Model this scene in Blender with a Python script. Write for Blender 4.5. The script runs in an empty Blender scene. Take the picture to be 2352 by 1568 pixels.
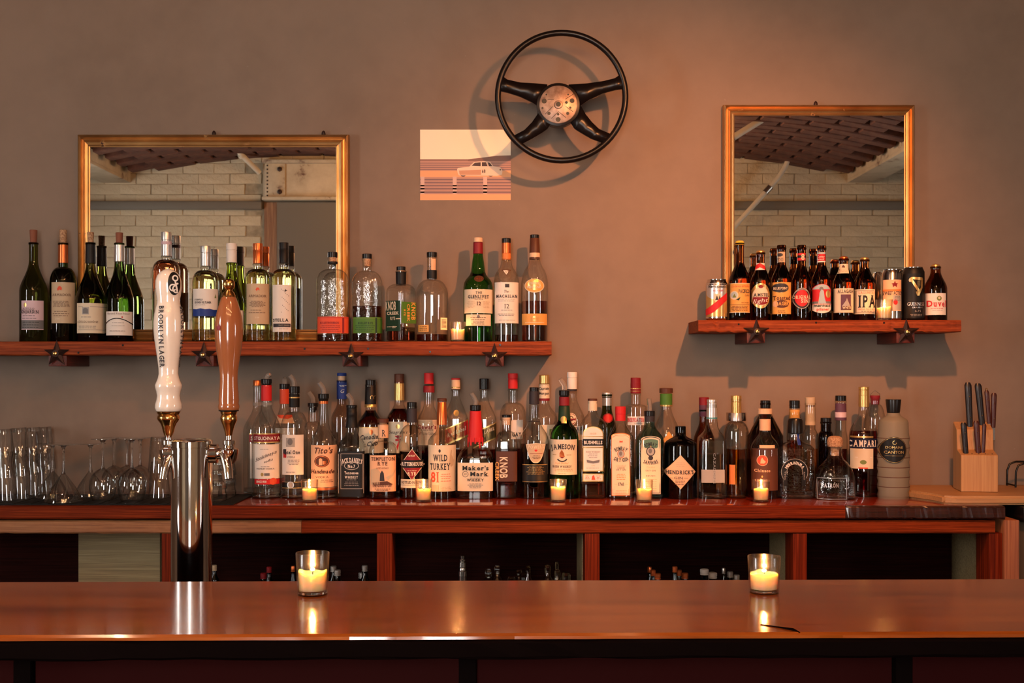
import bpy, bmesh, math, random
from mathutils import Vector, Matrix
random.seed(7)
SC = bpy.context.scene
COL = SC.collection
PI = math.pi

# ------------------------------------------------------------ camera, world, exposure
F = 2750.0            # focal length in pixels of the 2352 x 1568 frame
HOR = 850.0           # image row of the horizon
ZC = 1.393            # eye height
cam = bpy.data.cameras.new('camera')
cam.sensor_fit = 'HORIZONTAL'; cam.sensor_width = 36.0
cam.lens = 36.0 * F / 2352.0
cam.shift_y = (HOR - 784.0) / 2352.0
cam.clip_start = 0.01
CAM = bpy.data.objects.new('camera', cam); COL.objects.link(CAM)
CAM.location = (0, 0, ZC); CAM.rotation_euler = (PI / 2, 0, 0)
SC.camera = CAM
W = bpy.data.worlds.new('world'); SC.world = W; W.use_nodes = True
W.node_tree.nodes['Background'].inputs[0].default_value = (0.35, 0.3, 0.27, 1)
W.node_tree.nodes['Background'].inputs[1].default_value = 0.02
vs = SC.view_settings
vs.view_transform = 'Standard'; vs.look = 'None'; vs.gamma = 1.0; vs.use_curve_mapping = False
vs.exposure = -0.06
cy = SC.cycles
cy.max_bounces = 11; cy.transmission_bounces = 9; cy.transparent_max_bounces = 40; cy.glossy_bounces = 6
cy.use_adaptive_sampling = True; cy.adaptive_threshold = 0.03
cy.caustics_reflective = False; cy.caustics_refractive = False; cy.sample_clamp_indirect = 4.0

def lamp(name, loc, power, col, size, kind='POINT'):
    l = bpy.data.lights.new(name, kind); l.energy = power; l.color = col
    if kind in ('POINT', 'SPOT'):
        l.shadow_soft_size = size
        if kind == 'SPOT': l.spot_size = math.radians(84); l.spot_blend = 1.0
    else:
        l.shape = 'RECTANGLE'; l.size, l.size_y = size
    o = bpy.data.objects.new(name, l); COL.objects.link(o); o.location = loc
    return o
KEY = (0.83, 1.92, 2.52)          # can spotlight over the right half of the bar
FILL = (-0.95, 1.55, 2.62)        # second bulb, further left
OVER = (0.30, 1.22, 2.45)         # added unseen bulb that brightens and warms the bar top
KEY_W, FILL_W, BAR_W, CANDLE_W = 200.0, 14.0, 34.0, 2.3

# ------------------------------------------------------------ pixels to places
def X(px, Y): return (px - 1176.0) * Y / F
def Z(py, Y): return ZC + (HOR - py) * Y / F
YW = 3.60                                   # the wall behind the bottles
YSH, YSHF = 3.524, 3.41                      # bottles on the shelves, shelf front
ZSL = Z(784, YSHF); ZSR = Z(735, YSHF)      # shelf tops
YCF = 3.20; ZCT = Z(1163, YCF)              # back counter front edge and top
ZBAR = ZC - 0.323                           # front bar top

# ------------------------------------------------------------ materials
MATS = {}
def mat(key, build):
    if key in MATS: return MATS[key]
    m = bpy.data.materials.new(key if isinstance(key, str) else 'print'); m.use_nodes = True
    MATS[key] = m
    build(m.node_tree.nodes, m.node_tree.links, m.node_tree.nodes['Principled BSDF'])
    return m
def setp(p, col=None, rough=None, metal=None, spec=None, trans=None, ior=None, coat=None):
    if col is not None: p.inputs['Base Color'].default_value = (*col[:3], 1)
    if rough is not None: p.inputs['Roughness'].default_value = rough
    if metal is not None: p.inputs['Metallic'].default_value = metal
    if spec is not None: p.inputs['Specular IOR Level'].default_value = spec
    if trans is not None: p.inputs['Transmission Weight'].default_value = trans
    if ior is not None: p.inputs['IOR'].default_value = ior
    if coat is not None:
        p.inputs['Coat Weight'].default_value = coat; p.inputs['Coat Roughness'].default_value = 0.06
def noise(N, L, scale, detail=4, stretch=(1, 1, 1), rough=0.55, dist=0.0):
    tc = N.new('ShaderNodeTexCoord'); mp = N.new('ShaderNodeMapping'); mp.inputs['Scale'].default_value = stretch
    nz = N.new('ShaderNodeTexNoise'); nz.inputs['Scale'].default_value = scale; nz.inputs['Detail'].default_value = detail
    nz.inputs['Roughness'].default_value = rough; nz.inputs['Distortion'].default_value = dist
    L.new(tc.outputs['Object'], mp.inputs[0]); L.new(mp.outputs[0], nz.inputs['Vector'])
    return nz.outputs['Fac']
def ramp(N, L, src, stops):
    r = N.new('ShaderNodeValToRGB'); e = r.color_ramp.elements
    while len(e) < len(stops): e.new(0.5)
    for k, (p, c) in enumerate(stops):
        e[k].position = p; e[k].color = (*c, 1) if len(c) == 3 else c
    L.new(src, r.inputs[0]); return r.outputs[0]
def bump(N, L, p, src, s, d=0.002):
    b = N.new('ShaderNodeBump'); b.inputs['Strength'].default_value = s; b.inputs['Distance'].default_value = d
    L.new(src, b.inputs['Height']); L.new(b.outputs[0], p.inputs['Normal'])
def mixc(N, L, fac, a, b, mode='MIX'):
    m = N.new('ShaderNodeMix'); m.data_type = 'RGBA'; m.blend_type = mode
    if isinstance(fac, float): m.inputs[0].default_value = fac
    else: L.new(fac, m.inputs[0])
    for s, v in ((6, a), (7, b)):
        if isinstance(v, tuple): m.inputs[s].default_value = (*v, 1)
        else: L.new(v, m.inputs[s])
    return m.outputs[2]
def solid(name, col, rough=0.5, metal=0.0, spec=0.5, coat=None):
    return mat(name, lambda N, L, p: setp(p, col, rough, metal, spec, coat=coat))
def wood(name, dark, mid, light, axis=0, rough=0.35, coat=None, scale=6.0, knots=True, bmp=0.15, fine=34.0, spec=0.4):
    def b(N, L, p):
        st = [fine] * 3; st[axis] = 0.7
        g = noise(N, L, scale, 6, tuple(st), 0.6, 0.6)
        st2 = [1.5, 1.5, 1.5]; st2[axis] = 0.35
        big = noise(N, L, 3.0, 3, tuple(st2))
        c = ramp(N, L, g, [(0.34, dark), (0.5, mid), (0.66, light)])
        c2 = ramp(N, L, big, [(0.3, tuple(v * 0.62 for v in mid)), (0.7, light)])
        c = mixc(N, L, 0.30, c, c2)
        if knots:
            tc = N.new('ShaderNodeTexCoord'); mp = N.new('ShaderNodeMapping')
            s3 = [5.0, 5.0, 5.0]; s3[axis] = 1.6; mp.inputs['Scale'].default_value = s3
            v = N.new('ShaderNodeTexVoronoi'); v.inputs['Scale'].default_value = 1.3
            L.new(tc.outputs['Object'], mp.inputs[0]); L.new(mp.outputs[0], v.inputs['Vector'])
            k = ramp(N, L, v.outputs['Distance'], [(0.03, (0.9,) * 3), (0.11, (0.0,) * 3)])
            c = mixc(N, L, k, c, tuple(v_ * 0.3 for v_ in dark))
        L.new(c, p.inputs['Base Color']); setp(p, rough=rough, coat=coat, spec=spec)
        if bmp: bump(N, L, p, g, bmp, 0.002)
    return mat(name, b)
def thin_glass(name, tint=(0.94, 0.95, 0.94), edge=(0.45, 0.47, 0.45), bumpy=0.0, gloss=(1, 1, 1), f0=0.075, rough=0.02):
    """Thin bottle wall: clear pass-through that absorbs more at grazing angles, plus a Fresnel reflection."""
    def b(N, L, p):
        N.remove(p)
        out = N['Material Output']
        tr = N.new('ShaderNodeBsdfTransparent'); gl = N.new('ShaderNodeBsdfGlossy')
        gl.inputs['Roughness'].default_value = rough; gl.inputs['Color'].default_value = (*gloss, 1)
        lw = N.new('ShaderNodeLayerWeight'); lw.inputs['Blend'].default_value = 0.5
        rc = ramp(N, L, lw.outputs['Facing'], [(0.3, tint), (0.72, tuple((a + b) / 2 for a, b in zip(tint, edge))), (0.95, edge)])
        L.new(rc, tr.inputs[0])
        pw = N.new('ShaderNodeMath'); pw.operation = 'POWER'; pw.inputs[1].default_value = 4.0; L.new(lw.outputs['Facing'], pw.inputs[0])
        fr = N.new('ShaderNodeMath'); fr.operation = 'MULTIPLY_ADD'; fr.inputs[1].default_value = 0.85; fr.inputs[2].default_value = f0; L.new(pw.outputs[0], fr.inputs[0])
        mx = N.new('ShaderNodeMixShader')
        if bumpy:
            h = noise(N, L, 90, 2); bm = N.new('ShaderNodeBump')
            bm.inputs['Strength'].default_value = bumpy; bm.inputs['Distance'].default_value = 0.004
            L.new(h, bm.inputs['Height']); L.new(bm.outputs[0], gl.inputs['Normal']); L.new(bm.outputs[0], lw.inputs['Normal'])
        L.new(fr.outputs[0], mx.inputs[0]); L.new(tr.outputs[0], mx.inputs[1]); L.new(gl.outputs[0], mx.inputs[2])
        L.new(mx.outputs[0], out.inputs[0])
    return mat(name, b)
def dense(name, col, ior=1.4, rough=0.0):
    return mat(name, lambda N, L, p: setp(p, col, rough, trans=1.0, ior=ior))

def b_wall(N, L, p):
    a = noise(N, L, 1.1, 5, rough=0.6); f = noise(N, L, 14, 6); s = noise(N, L, 60, 2)
    c = ramp(N, L, a, [(0.32, (0.175, 0.124, 0.092)), (0.68, (0.240, 0.170, 0.126))])
    c = mixc(N, L, ramp(N, L, f, [(0.35, (0.0,) * 3), (0.75, (0.35,) * 3)]), c, (0.265, 0.19, 0.142))
    sp = ramp(N, L, s, [(0.74, (0,) * 3), (0.8, (0.35,) * 3)])
    c = mixc(N, L, sp, c, (0.34, 0.30, 0.27))
    L.new(c, p.inputs['Base Color']); setp(p, rough=0.62, spec=0.25)
    bump(N, L, p, f, 0.22, 0.004)
M_WALL = mat('plaster wall', b_wall)
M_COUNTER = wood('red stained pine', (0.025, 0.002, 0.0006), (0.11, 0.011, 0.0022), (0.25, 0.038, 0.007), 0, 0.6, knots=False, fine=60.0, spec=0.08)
M_TOP = wood('red stained worktop', (0.10, 0.007, 0.003), (0.24, 0.020, 0.006), (0.34, 0.045, 0.012), 0, 0.16, 0.6, knots=False, bmp=0.04)
M_RAIL = wood('pale pine rail', (0.15, 0.055, 0.02), (0.28, 0.11, 0.04), (0.38, 0.17, 0.07), 0, 0.55, knots=False)
M_REDRAIL = wood('red pine rail', (0.05, 0.005, 0.001), (0.145, 0.018, 0.003), (0.26, 0.046, 0.009), 0, 0.6, knots=False, fine=55.0, spec=0.08)
M_POST = wood('red pine post', (0.02, 0.002, 0.0006), (0.095, 0.009, 0.002), (0.22, 0.030, 0.006), 2, 0.6, knots=False, fine=55.0, spec=0.08)
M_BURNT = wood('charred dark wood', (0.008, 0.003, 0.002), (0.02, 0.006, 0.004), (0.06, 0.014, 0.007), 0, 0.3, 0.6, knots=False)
M_SHELF = wood('rough sawn shelf plank', (0.06, 0.008, 0.002), (0.205, 0.033, 0.008), (0.34, 0.074, 0.019), 0, 0.6, bmp=0.4, spec=0.15)
M_BAR = wood('varnished bar top', (0.12, 0.018, 0.002), (0.25, 0.050, 0.005), (0.34, 0.084, 0.010), 0, 0.16, 0.25, 3.0, bmp=0.012, fine=7.0, spec=0.6)
M_PLY = wood('plywood panel', (0.16, 0.11, 0.05), (0.30, 0.21, 0.10), (0.42, 0.31, 0.16), 0, 0.6, knots=False)
M_DARKP = wood('panel in shade tone', (0.006, 0.0015, 0.001), (0.017, 0.003, 0.002), (0.03, 0.005, 0.003), 0, 0.8, spec=0.06)  # near-black base colour stands in for shade in the cubbies and under the bar
M_BLACKW = solid('black wood in unlit tone', (0.003, 0.0012, 0.001), 0.8, spec=0.02)  # black edge wood, its colour lowered further for the unlit bar front
M_MAPLE = wood('maple', (0.34, 0.16, 0.06), (0.43, 0.22, 0.09), (0.50, 0.28, 0.12), 2, 0.45, knots=False)
M_BOARD = wood('cutting board', (0.28, 0.13, 0.05), (0.37, 0.19, 0.075), (0.43, 0.24, 0.10), 0, 0.45, knots=False)
M_CLEAR = thin_glass('clear glass')
M_CLEARB = thin_glass('hammered clear glass', bumpy=0.55)
M_TUMB = thin_glass('tumbler glass', (0.9, 0.92, 0.92), (0.16, 0.17, 0.17), f0=0.13)
M_GREENT = thin_glass('thin green glass', (0.5, 0.72, 0.5), (0.10, 0.22, 0.10))
M_TEAL = thin_glass('teal glass', (0.42, 0.66, 0.66), (0.05, 0.2, 0.2))
M_VOTIVE = thin_glass('votive glass', (0.97, 0.95, 0.92), (0.62, 0.56, 0.48), f0=0.045, rough=0.2)
M_OLIVE = dense('olive wine bottle glass', (0.10, 0.105, 0.018), 1.42)
M_DKGREEN = dense('dark green bottle glass', (0.06, 0.10, 0.02), 1.42)
M_GREEN = dense('emerald bottle glass', (0.05, 0.36, 0.05), 1.42)
M_RIES = dense('yellow green bottle glass', (0.38, 0.50, 0.05), 1.42)
M_AMBER = dense('amber beer bottle glass', (0.20, 0.045, 0.008), 1.45)
M_BLACKG = dense('near black glass', (0.02, 0.012, 0.02), 1.48)
M_WINE = dense('white wine', (0.92, 0.86, 0.48), 1.34)
M_ROSE = dense('rose wine', (0.85, 0.42, 0.24), 1.34)
M_WHISKY = dense('whiskey', (0.36, 0.06, 0.012), 1.36)
M_DKWHIS = dense('dark whiskey', (0.17, 0.022, 0.008), 1.36)
M_AMBLIQ = dense('amber tequila', (0.62, 0.30, 0.06), 1.36)
M_CLRLIQ = dense('clear spirit', (0.93, 0.94, 0.93), 1.35)
M_REDLIQ = dense('red bitter', (0.30, 0.008, 0.012), 1.36)
M_FROST = mat('frosted glass', lambda N, L, p: setp(p, (0.36, 0.32, 0.24), 0.35, trans=0.5, ior=1.2))
M_SPOUT = mat('clear pourer plastic', lambda N, L, p: setp(p, (0.95, 0.92, 0.89), 0.12, trans=0.88, ior=1.2))
M_CHROME = solid('chrome', (0.80, 0.78, 0.75), 0.06, 1.0)
M_STEEL = solid('brushed steel', (0.62, 0.60, 0.57), 0.22, 1.0)
M_BRASS = solid('brass', (0.66, 0.38, 0.13), 0.2, 1.0)
M_ALU = solid('can aluminium', (0.74, 0.72, 0.70), 0.16, 1.0)
M_BLACK = solid('black plastic', (0.007, 0.006, 0.006), 0.28, spec=0.3)
M_RUBBER = solid('black rubber', (0.004, 0.004, 0.004), 0.6, spec=0.2)
M_CORK = mat('cork', lambda N, L, p: (L.new(ramp(N, L, noise(N, L, 220, 3), [(0.35, (0.25, 0.12, 0.06)), (0.65, (0.52, 0.31, 0.17))]), p.inputs['Base Color']), setp(p, rough=0.8)))
M_DKCORK = solid('stained cork', (0.23, 0.075, 0.04), 0.8)
M_MIRROR = solid('mirror silver', (0.80, 0.80, 0.78), 0.012, 1.0)
def b_gold(N, L, p):
    n1 = noise(N, L, 26, 5); n2 = noise(N, L, 7, 3)
    c = ramp(N, L, n2, [(0.3, (0.40, 0.20, 0.07)), (0.7, (0.66, 0.38, 0.15))])
    ch = ramp(N, L, n1, [(0.70, (0,) * 3), (0.74, (1,) * 3)])
    c = mixc(N, L, ch, c, (0.05, 0.018, 0.01)); L.new(c, p.inputs['Base Color'])
    mt = ramp(N, L, n1, [(0.66, (0.85,) * 3), (0.72, (0.0,) * 3)]); L.new(mt, p.inputs['Metallic'])
    setp(p, rough=0.34); bump(N, L, p, n1, 0.1, 0.001)
M_GOLD = mat('worn gilt', b_gold)
M_IRON = mat('rusty cast iron', lambda N, L, p: (L.new(ramp(N, L, noise(N, L, 60, 4), [(0.3, (0.010, 0.005, 0.004)), (0.7, (0.042, 0.013, 0.009))]), p.inputs['Base Color']), setp(p, rough=0.5, metal=0.3)))
def b_brick(N, L, p):
    a = noise(N, L, 5, 5); f = noise(N, L, 34, 6); ch = noise(N, L, 9, 6, rough=0.72)
    info = N.new('ShaderNodeObjectInfo')
    c = ramp(N, L, a, [(0.3, (0.48, 0.39, 0.26)), (0.7, (0.68, 0.57, 0.40))])
    c = mixc(N, L, ramp(N, L, info.outputs['Random'], [(0, (0,) * 3), (1, (0.3,) * 3)]), c, (0.40, 0.34, 0.25))
    k = ramp(N, L, ch, [(0.66, (0,) * 3), (0.70, (0.9,) * 3)])
    c = mixc(N, L, k, c, (0.10, 0.045, 0.03)); L.new(c, p.inputs['Base Color']); setp(p, rough=0.75)
    f2 = noise(N, L, 13, 6, rough=0.7); bump(N, L, p, f2, 0.9, 0.02)
M_BRICK = mat('white painted brick', b_brick)
M_MORTAR = mat('painted mortar', lambda N, L, p: (L.new(ramp(N, L, noise(N, L, 20, 4), [(0.3, (0.22, 0.17, 0.11)), (0.7, (0.42, 0.34, 0.23))]), p.inputs['Base Color']), setp(p, rough=0.9)))
M_CBRICK = mat('bare clay block', lambda N, L, p: (L.new(ramp(N, L, noise(N, L, 9, 6, rough=0.7), [(0.25, (0.03, 0.011, 0.008)), (0.55, (0.11, 0.038, 0.022)), (0.8, (0.20, 0.10, 0.06))]), p.inputs['Base Color']), setp(p, rough=0.9)))
M_CMORT = solid('dark ceiling joints', (0.035, 0.02, 0.014), 0.95)
M_BEAM = mat('flaking painted beam', lambda N, L, p: (L.new(ramp(N, L, noise(N, L, 5, 6, rough=0.7), [(0.33, (0.12, 0.05, 0.03)), (0.42, (0.46, 0.38, 0.27)), (0.75, (0.62, 0.52, 0.38))]), p.inputs['Base Color']), setp(p, rough=0.6)))
M_GREYP = solid('grey painted metal', (0.15, 0.13, 0.105), 0.6)
M_PIPE = solid('painted conduit', (0.60, 0.53, 0.42), 0.5)
M_FLOOR = wood('dark floor boards', (0.03, 0.012, 0.007), (0.07, 0.03, 0.016), (0.11, 0.05, 0.028), 0, 0.5)
def emit(name, col, s):
    def b(N, L, p):
        setp(p, (0, 0, 0), 0.5); p.inputs['Emission Color'].default_value = (*col, 1); p.inputs['Emission Strength'].default_value = s
    return mat(name, b)
M_FLAME = emit('candle flame', (1.0, 0.62, 0.22), 40.0)
M_BULB = emit('lit filament bulb', (1.0, 0.50, 0.20), 320.0)
M_DAY = emit('daylit frosted pane', (1.0, 0.97, 0.93), 28.0)
def b_wax(N, L, p):
    setp(p, (0.94, 0.60, 0.32), 0.5)
    p.inputs['Subsurface Weight'].default_value = 1.0
    p.inputs['Subsurface Radius'].default_value = (1.0, 0.42, 0.16); p.inputs['Subsurface Scale'].default_value = 0.055
M_WAX = mat('candle wax', b_wax)

# paper and print colours
PAL = dict(white=(0.72, 0.66, 0.60), cream=(0.66, 0.55, 0.40), tan=(0.50, 0.37, 0.24), pink=(0.62, 0.44, 0.48), black=(0.006, 0.005, 0.005),
           grey=(0.16, 0.15, 0.15), lgrey=(0.36, 0.33, 0.30), red=(0.52, 0.018, 0.02), dred=(0.20, 0.010, 0.016), orange=(0.66, 0.19, 0.045), amber=(0.66, 0.33, 0.08),
           gold=(0.62, 0.40, 0.14), dgold=(0.36, 0.22, 0.08), blue=(0.012, 0.035, 0.20), navy=(0.01, 0.013, 0.04), green=(0.06, 0.17, 0.02), dgreen=(0.01, 0.035, 0.016),
           brown=(0.085, 0.028, 0.014), skin=(0.66, 0.44, 0.28), sky=(0.36, 0.46, 0.50), peach=(0.72, 0.42, 0.25), yellow=(0.72, 0.46, 0.04), silver=(0.62, 0.60, 0.58), copper=(0.62, 0.16, 0.05),
           orred=(0.62, 0.075, 0.03), olive=(0.16, 0.2, 0.05), teal=(0.02, 0.2, 0.2), ink=(0.03, 0.025, 0.03), violet=(0.10, 0.04, 0.07))
METALS = {'gold', 'dgold', 'silver', 'copper'}
def P(c):
    if not isinstance(c, str): return c
    return solid('print ' + c, PAL[c], 0.3 if c in METALS else 0.48, 0.75 if c in METALS else 0.0, 0.25)

# ------------------------------------------------------------ mesh helpers
def link(name, me, m, parent=None, smooth=False):
    if me is not None and m is not None and not me.materials:
        for q in (m if isinstance(m, (list, tuple)) else [m]): me.materials.append(q)
    if smooth and me is not None:
        me.polygons.foreach_set('use_smooth', [True] * len(me.polygons))
    o = bpy.data.objects.new(name, me); COL.objects.link(o)
    if parent is not None: o.parent = parent
    return o
def mesh(name, vs_, fs, m, parent=None, smooth=False, sharp=None):
    me = bpy.data.meshes.new(name); me.from_pydata(vs_, [], fs); me.update()
    if smooth and sharp is not None:
        o = link(name, me, m, parent, True); me.set_sharp_from_angle(angle=math.radians(sharp)); return o
    return link(name, me, m, parent, smooth)
def thing(name, label, cat, loc=(0, 0, 0), group=None, rz=0.0):
    o = bpy.data.objects.new(name, None); COL.objects.link(o); o.location = loc; o.rotation_euler.z = rz
    o.empty_display_size = 0.02
    return tag(o, label, cat, group)
def tag(o, label, cat, group=None):
    o['label'] = label; o['category'] = cat
    if group: o['group'] = group
    return o
def struct(o, label=None):
    o['kind'] = 'structure'
    if label: o['label'] = label
    return o
def box(name, x0, x1, y0, y1, z0, z1, m, parent=None, bev=0.0, seg=2):
    bm = bmesh.new()
    vv = [bm.verts.new((x, y, z)) for x in (x0, x1) for y in (y0, y1) for z in (z0, z1)]
    for f in ((0, 1, 3, 2), (4, 6, 7, 5), (0, 4, 5, 1), (2, 3, 7, 6), (0, 2, 6, 4), (1, 5, 7, 3)): bm.faces.new([vv[i] for i in f])
    bmesh.ops.recalc_face_normals(bm, faces=bm.faces)
    if bev: bmesh.ops.bevel(bm, geom=bm.edges[:], offset=bev, segments=seg, affect='EDGES', profile=0.6)
    me = bpy.data.meshes.new(name); bm.to_mesh(me); bm.free()
    o = link(name, me, m, parent, bool(bev))
    if bev: me.set_sharp_from_angle(angle=math.radians(18))
    return o
def lathe_data(prof, seg=40, n=None, cx=0.0, cy_=0.0, ry=1.0):
    """Closed loft of superellipse rings; prof = [(z, r)] bottom to top, n = exponent or list of exponents."""
    vv, ff = [], []
    for k, (z, r) in enumerate(prof):
        e = 2.0 if n is None else (n[k] if isinstance(n, (list, tuple)) else n)
        for i in range(seg):
            a = 2 * PI * (i + 0.5) / seg; c, s = math.cos(a), math.sin(a)
            q = (abs(c) ** e + abs(s) ** e) ** (-1.0 / e)
            vv.append((cx + r * q * c, cy_ + ry * r * q * s, z))
    for k in range(len(prof) - 1):
        for i in range(seg):
            j = (i + 1) % seg
            ff.append((k * seg + i, k * seg + j, (k + 1) * seg + j, (k + 1) * seg + i))
    ff.append(tuple(range(seg - 1, -1, -1))); t = (len(prof) - 1) * seg
    ff.append(tuple(range(t, t + seg)))
    return vv, ff
def lathe(name, prof, m, parent=None, seg=40, n=None, loc=None, sharp=35, ry=1.0):
    vv, ff = lathe_data(prof, seg, n, ry=ry)
    o = mesh(name, vv, ff, m, parent, True, sharp)
    if loc: o.location = loc
    return o
def tube(name, pts, r, m, parent=None, seg=12, close=False):
    """Tube along points; r = radius or list."""
    pts = [Vector(p) for p in pts]; rr = r if isinstance(r, (list, tuple)) else [r] * len(pts)
    vv, ff = [], []; up = None; n = len(pts)
    for k, p in enumerate(pts):
        if close: d = (pts[(k + 1) % n] - pts[k - 1]).normalized()
        else: d = (pts[min(k + 1, n - 1)] - pts[max(k - 1, 0)]).normalized()
        if up is None:
            up = Vector((0, 0, 1)) if abs(d.z) < 0.9 else Vector((1, 0, 0))
        u = (up - d * up.dot(d)).normalized(); up = u; w = d.cross(u)
        for i in range(seg):
            a = 2 * PI * i / seg; vv.append(p + (u * math.cos(a) + w * math.sin(a)) * rr[k])
    for k in range(n if close else n - 1):
        k2 = (k + 1) % n
        for i in range(seg):
            j = (i + 1) % seg; ff.append((k * seg + i, k * seg + j, k2 * seg + j, k2 * seg + i))
    if not close:
        ff.append(tuple(range(seg - 1, -1, -1))); ff.append(tuple(range((n - 1) * seg, n * seg)))
    return mesh(name, [tuple(v) for v in vv], ff, m, parent, True, 50)
def prism(name, pts, y0, y1, m, parent=None):
    """Polygon in XZ given thickness along Y."""
    n = len(pts)
    vv = [(x, y0, z) for x, z in pts] + [(x, y1, z) for x, z in pts]
    ff = [tuple(range(n)), tuple(range(2 * n - 1, n - 1, -1))] + [(i, i + n, (i + 1) % n + n, (i + 1) % n) for i in range(n)]
    bm = bmesh.new(); me = bpy.data.meshes.new(name); me.from_pydata(vv, [], ff); bm.from_mesh(me)
    bmesh.ops.recalc_face_normals(bm, faces=bm.faces); bm.to_mesh(me); bm.free()
    return link(name, me, m, parent)
def copy_tree(o, parent=None):
    c = o.copy(); COL.objects.link(c); c.parent = parent
    for ch in o.children: copy_tree(ch, c)
    return c

# ------------------------------------------------------------ lettering
GLY = {}
_cu = bpy.data.curves.new('glyph', 'FONT'); _cu.resolution_u = 2
_go = bpy.data.objects.new('glyph', _cu)
def glyph(c, bold, serif):
    k = (c, bold, serif)
    if k in GLY: return GLY[k]
    _cu.body = c; _cu.offset = 0.028 if bold else 0.0
    me = bpy.data.meshes.new_from_object(_go)
    vv = [(v.co.x, v.co.y) for v in me.vertices]; ff = [tuple(p.vertices) for p in me.polygons]
    if serif and c.isalnum() and vv:
        cnt = {}
        for f in ff:
            for i in range(len(f)):
                e = tuple(sorted((f[i], f[(i + 1) % len(f)]))); cnt[e] = cnt.get(e, 0) + 1
        top = max(v[1] for v in vv)
        for (a, b), n_ in list(cnt.items()):
            if n_ != 1: continue
            (x0, y0), (x1, y1) = vv[a], vv[b]
            if abs(y0 - y1) > 0.004 or not 0.04 < abs(x0 - x1) < 0.2: continue
            if abs(y0) < 0.03: ya, yb = y0, y0 + 0.05
            elif abs(y0 - top) < 0.03: ya, yb = y0 - 0.05, y0
            else: continue
            xa, xb = min(x0, x1) - 0.07, max(x0, x1) + 0.07
            i0 = len(vv); vv += [(xa, ya), (xb, ya), (xb, yb), (xa, yb)]; ff.append((i0, i0 + 1, i0 + 2, i0 + 3))
    bpy.data.meshes.remove(me)
    if vv:
        mn = min(v[0] for v in vv); mx = max(v[0] for v in vv)
        vv = [(x - mn, y) for x, y in vv]; w = mx - mn
    else: w = 0.22
    GLY[k] = (vv, ff, w); return GLY[k]
CAPH = 0.69
def text_shapes(s, cx, cy, h, w=None, bold=False, serif=False, shear=0.0, rot=0, arc=0.0, slope=0.0):
    """Glyph polygons in photo-style pixels (y down). h = capital height, w = total width, rot=1 reads downward."""
    pen, out = 0.0, []
    for c in s:
        vv, ff, gw = glyph(c, bold, serif)
        out.append((pen, vv, ff)); pen += gw + (0.085 if c != ' ' else 0.05)
    tot = max(pen - 0.085, 0.01); k = h / CAPH; kx = k if w is None else w / tot
    V, FF = [], []
    for p0, vv, ff in out:
        b = len(V)
        for x, y in vv:
            u = (x + p0 - tot / 2) * kx + shear * (y - CAPH / 2) * k; v = (y - CAPH / 2) * k
            if arc:                      # radius in px; positive arches upward in the middle
                a = u / arc; u, v = (arc + v) * math.sin(a), (arc + v) * math.cos(a) - arc
            v += slope * u
            if rot: V.append((cx + v, cy + u)) if rot > 0 else V.append((cx - v, cy - u))
            else: V.append((cx + u, cy - v))
        FF += [tuple(i + b for i in f) for f in ff]
    return V, FF
def strip(xs, top, bot, ny=1):
    V, FF = [], []
    for x, t, b in zip(xs, top, bot):
        for j in range(ny + 1): V.append((x, t + (b - t) * j / ny))
    m = ny + 1
    for i in range(len(xs) - 1):
        for j in range(ny): FF.append((i * m + j, (i + 1) * m + j, (i + 1) * m + j + 1, i * m + j + 1))
    return V, FF
def shape(kind, x0, y0, x1, y1, nx=None, ny=1):
    nx = nx or max(2, min(48, int((x1 - x0) / 2)))
    xs = [x0 + (x1 - x0) * i / nx for i in range(nx + 1)]; cx, cy = (x0 + x1) / 2, (y0 + y1) / 2; hw, hh = (x1 - x0) / 2, (y1 - y0) / 2
    if kind == 'rect': t = [y0] * len(xs); b = [y1] * len(xs)
    elif kind == 'oval':
        xs = [cx - hw * math.cos(PI * i / 40) for i in range(41)]
        t = [cy - hh * math.sqrt(max(0, 1 - ((x - cx) / hw) ** 2)) for x in xs]; b = [2 * cy - v for v in t]
    elif kind == 'diamond':
        xs = [x0 + (x1 - x0) * i / 36 for i in range(37)]
        t = [cy - hh * (1 - abs(x - cx) / hw) for x in xs]; b = [2 * cy - v for v in t]
    elif kind == 'arch':
        xs = [cx - hw * math.cos(PI * i / 36) for i in range(37)]
        t = [y0 + hw * 0.75 * (1 - math.sqrt(max(0, 1 - ((x - cx) / hw) ** 2))) for x in xs]; b = [y1] * len(xs)
    elif kind == 'lowarch':
        xs = [cx - hw * math.cos(PI * i / 36) for i in range(37)]
        t = [y0 + hw * 0.36 * (1 - math.sqrt(max(0, 1 - ((x - cx) / hw) ** 2))) for x in xs]; b = [y1] * len(xs)
    elif kind == 'shield':
        xs = [cx - hw * math.cos(PI * i / 36) for i in range(37)]
        t = [y0 + 2 * hh * 0.06 * (abs(x - cx) / hw) for x in xs]; b = [y1 - 2 * hh * (0.9 * (abs(x - cx) / hw) ** 2.6) for x in xs]
    elif kind == 'cupbot':
        xs = [cx - hw * math.cos(PI * i / 36) for i in range(37)]
        t = [y0] * len(xs); b = [y1 - hw * 0.6 * (1 - math.sqrt(max(0, 1 - ((x - cx) / hw) ** 2))) for x in xs]
    return strip(xs, t, b, ny)
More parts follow.
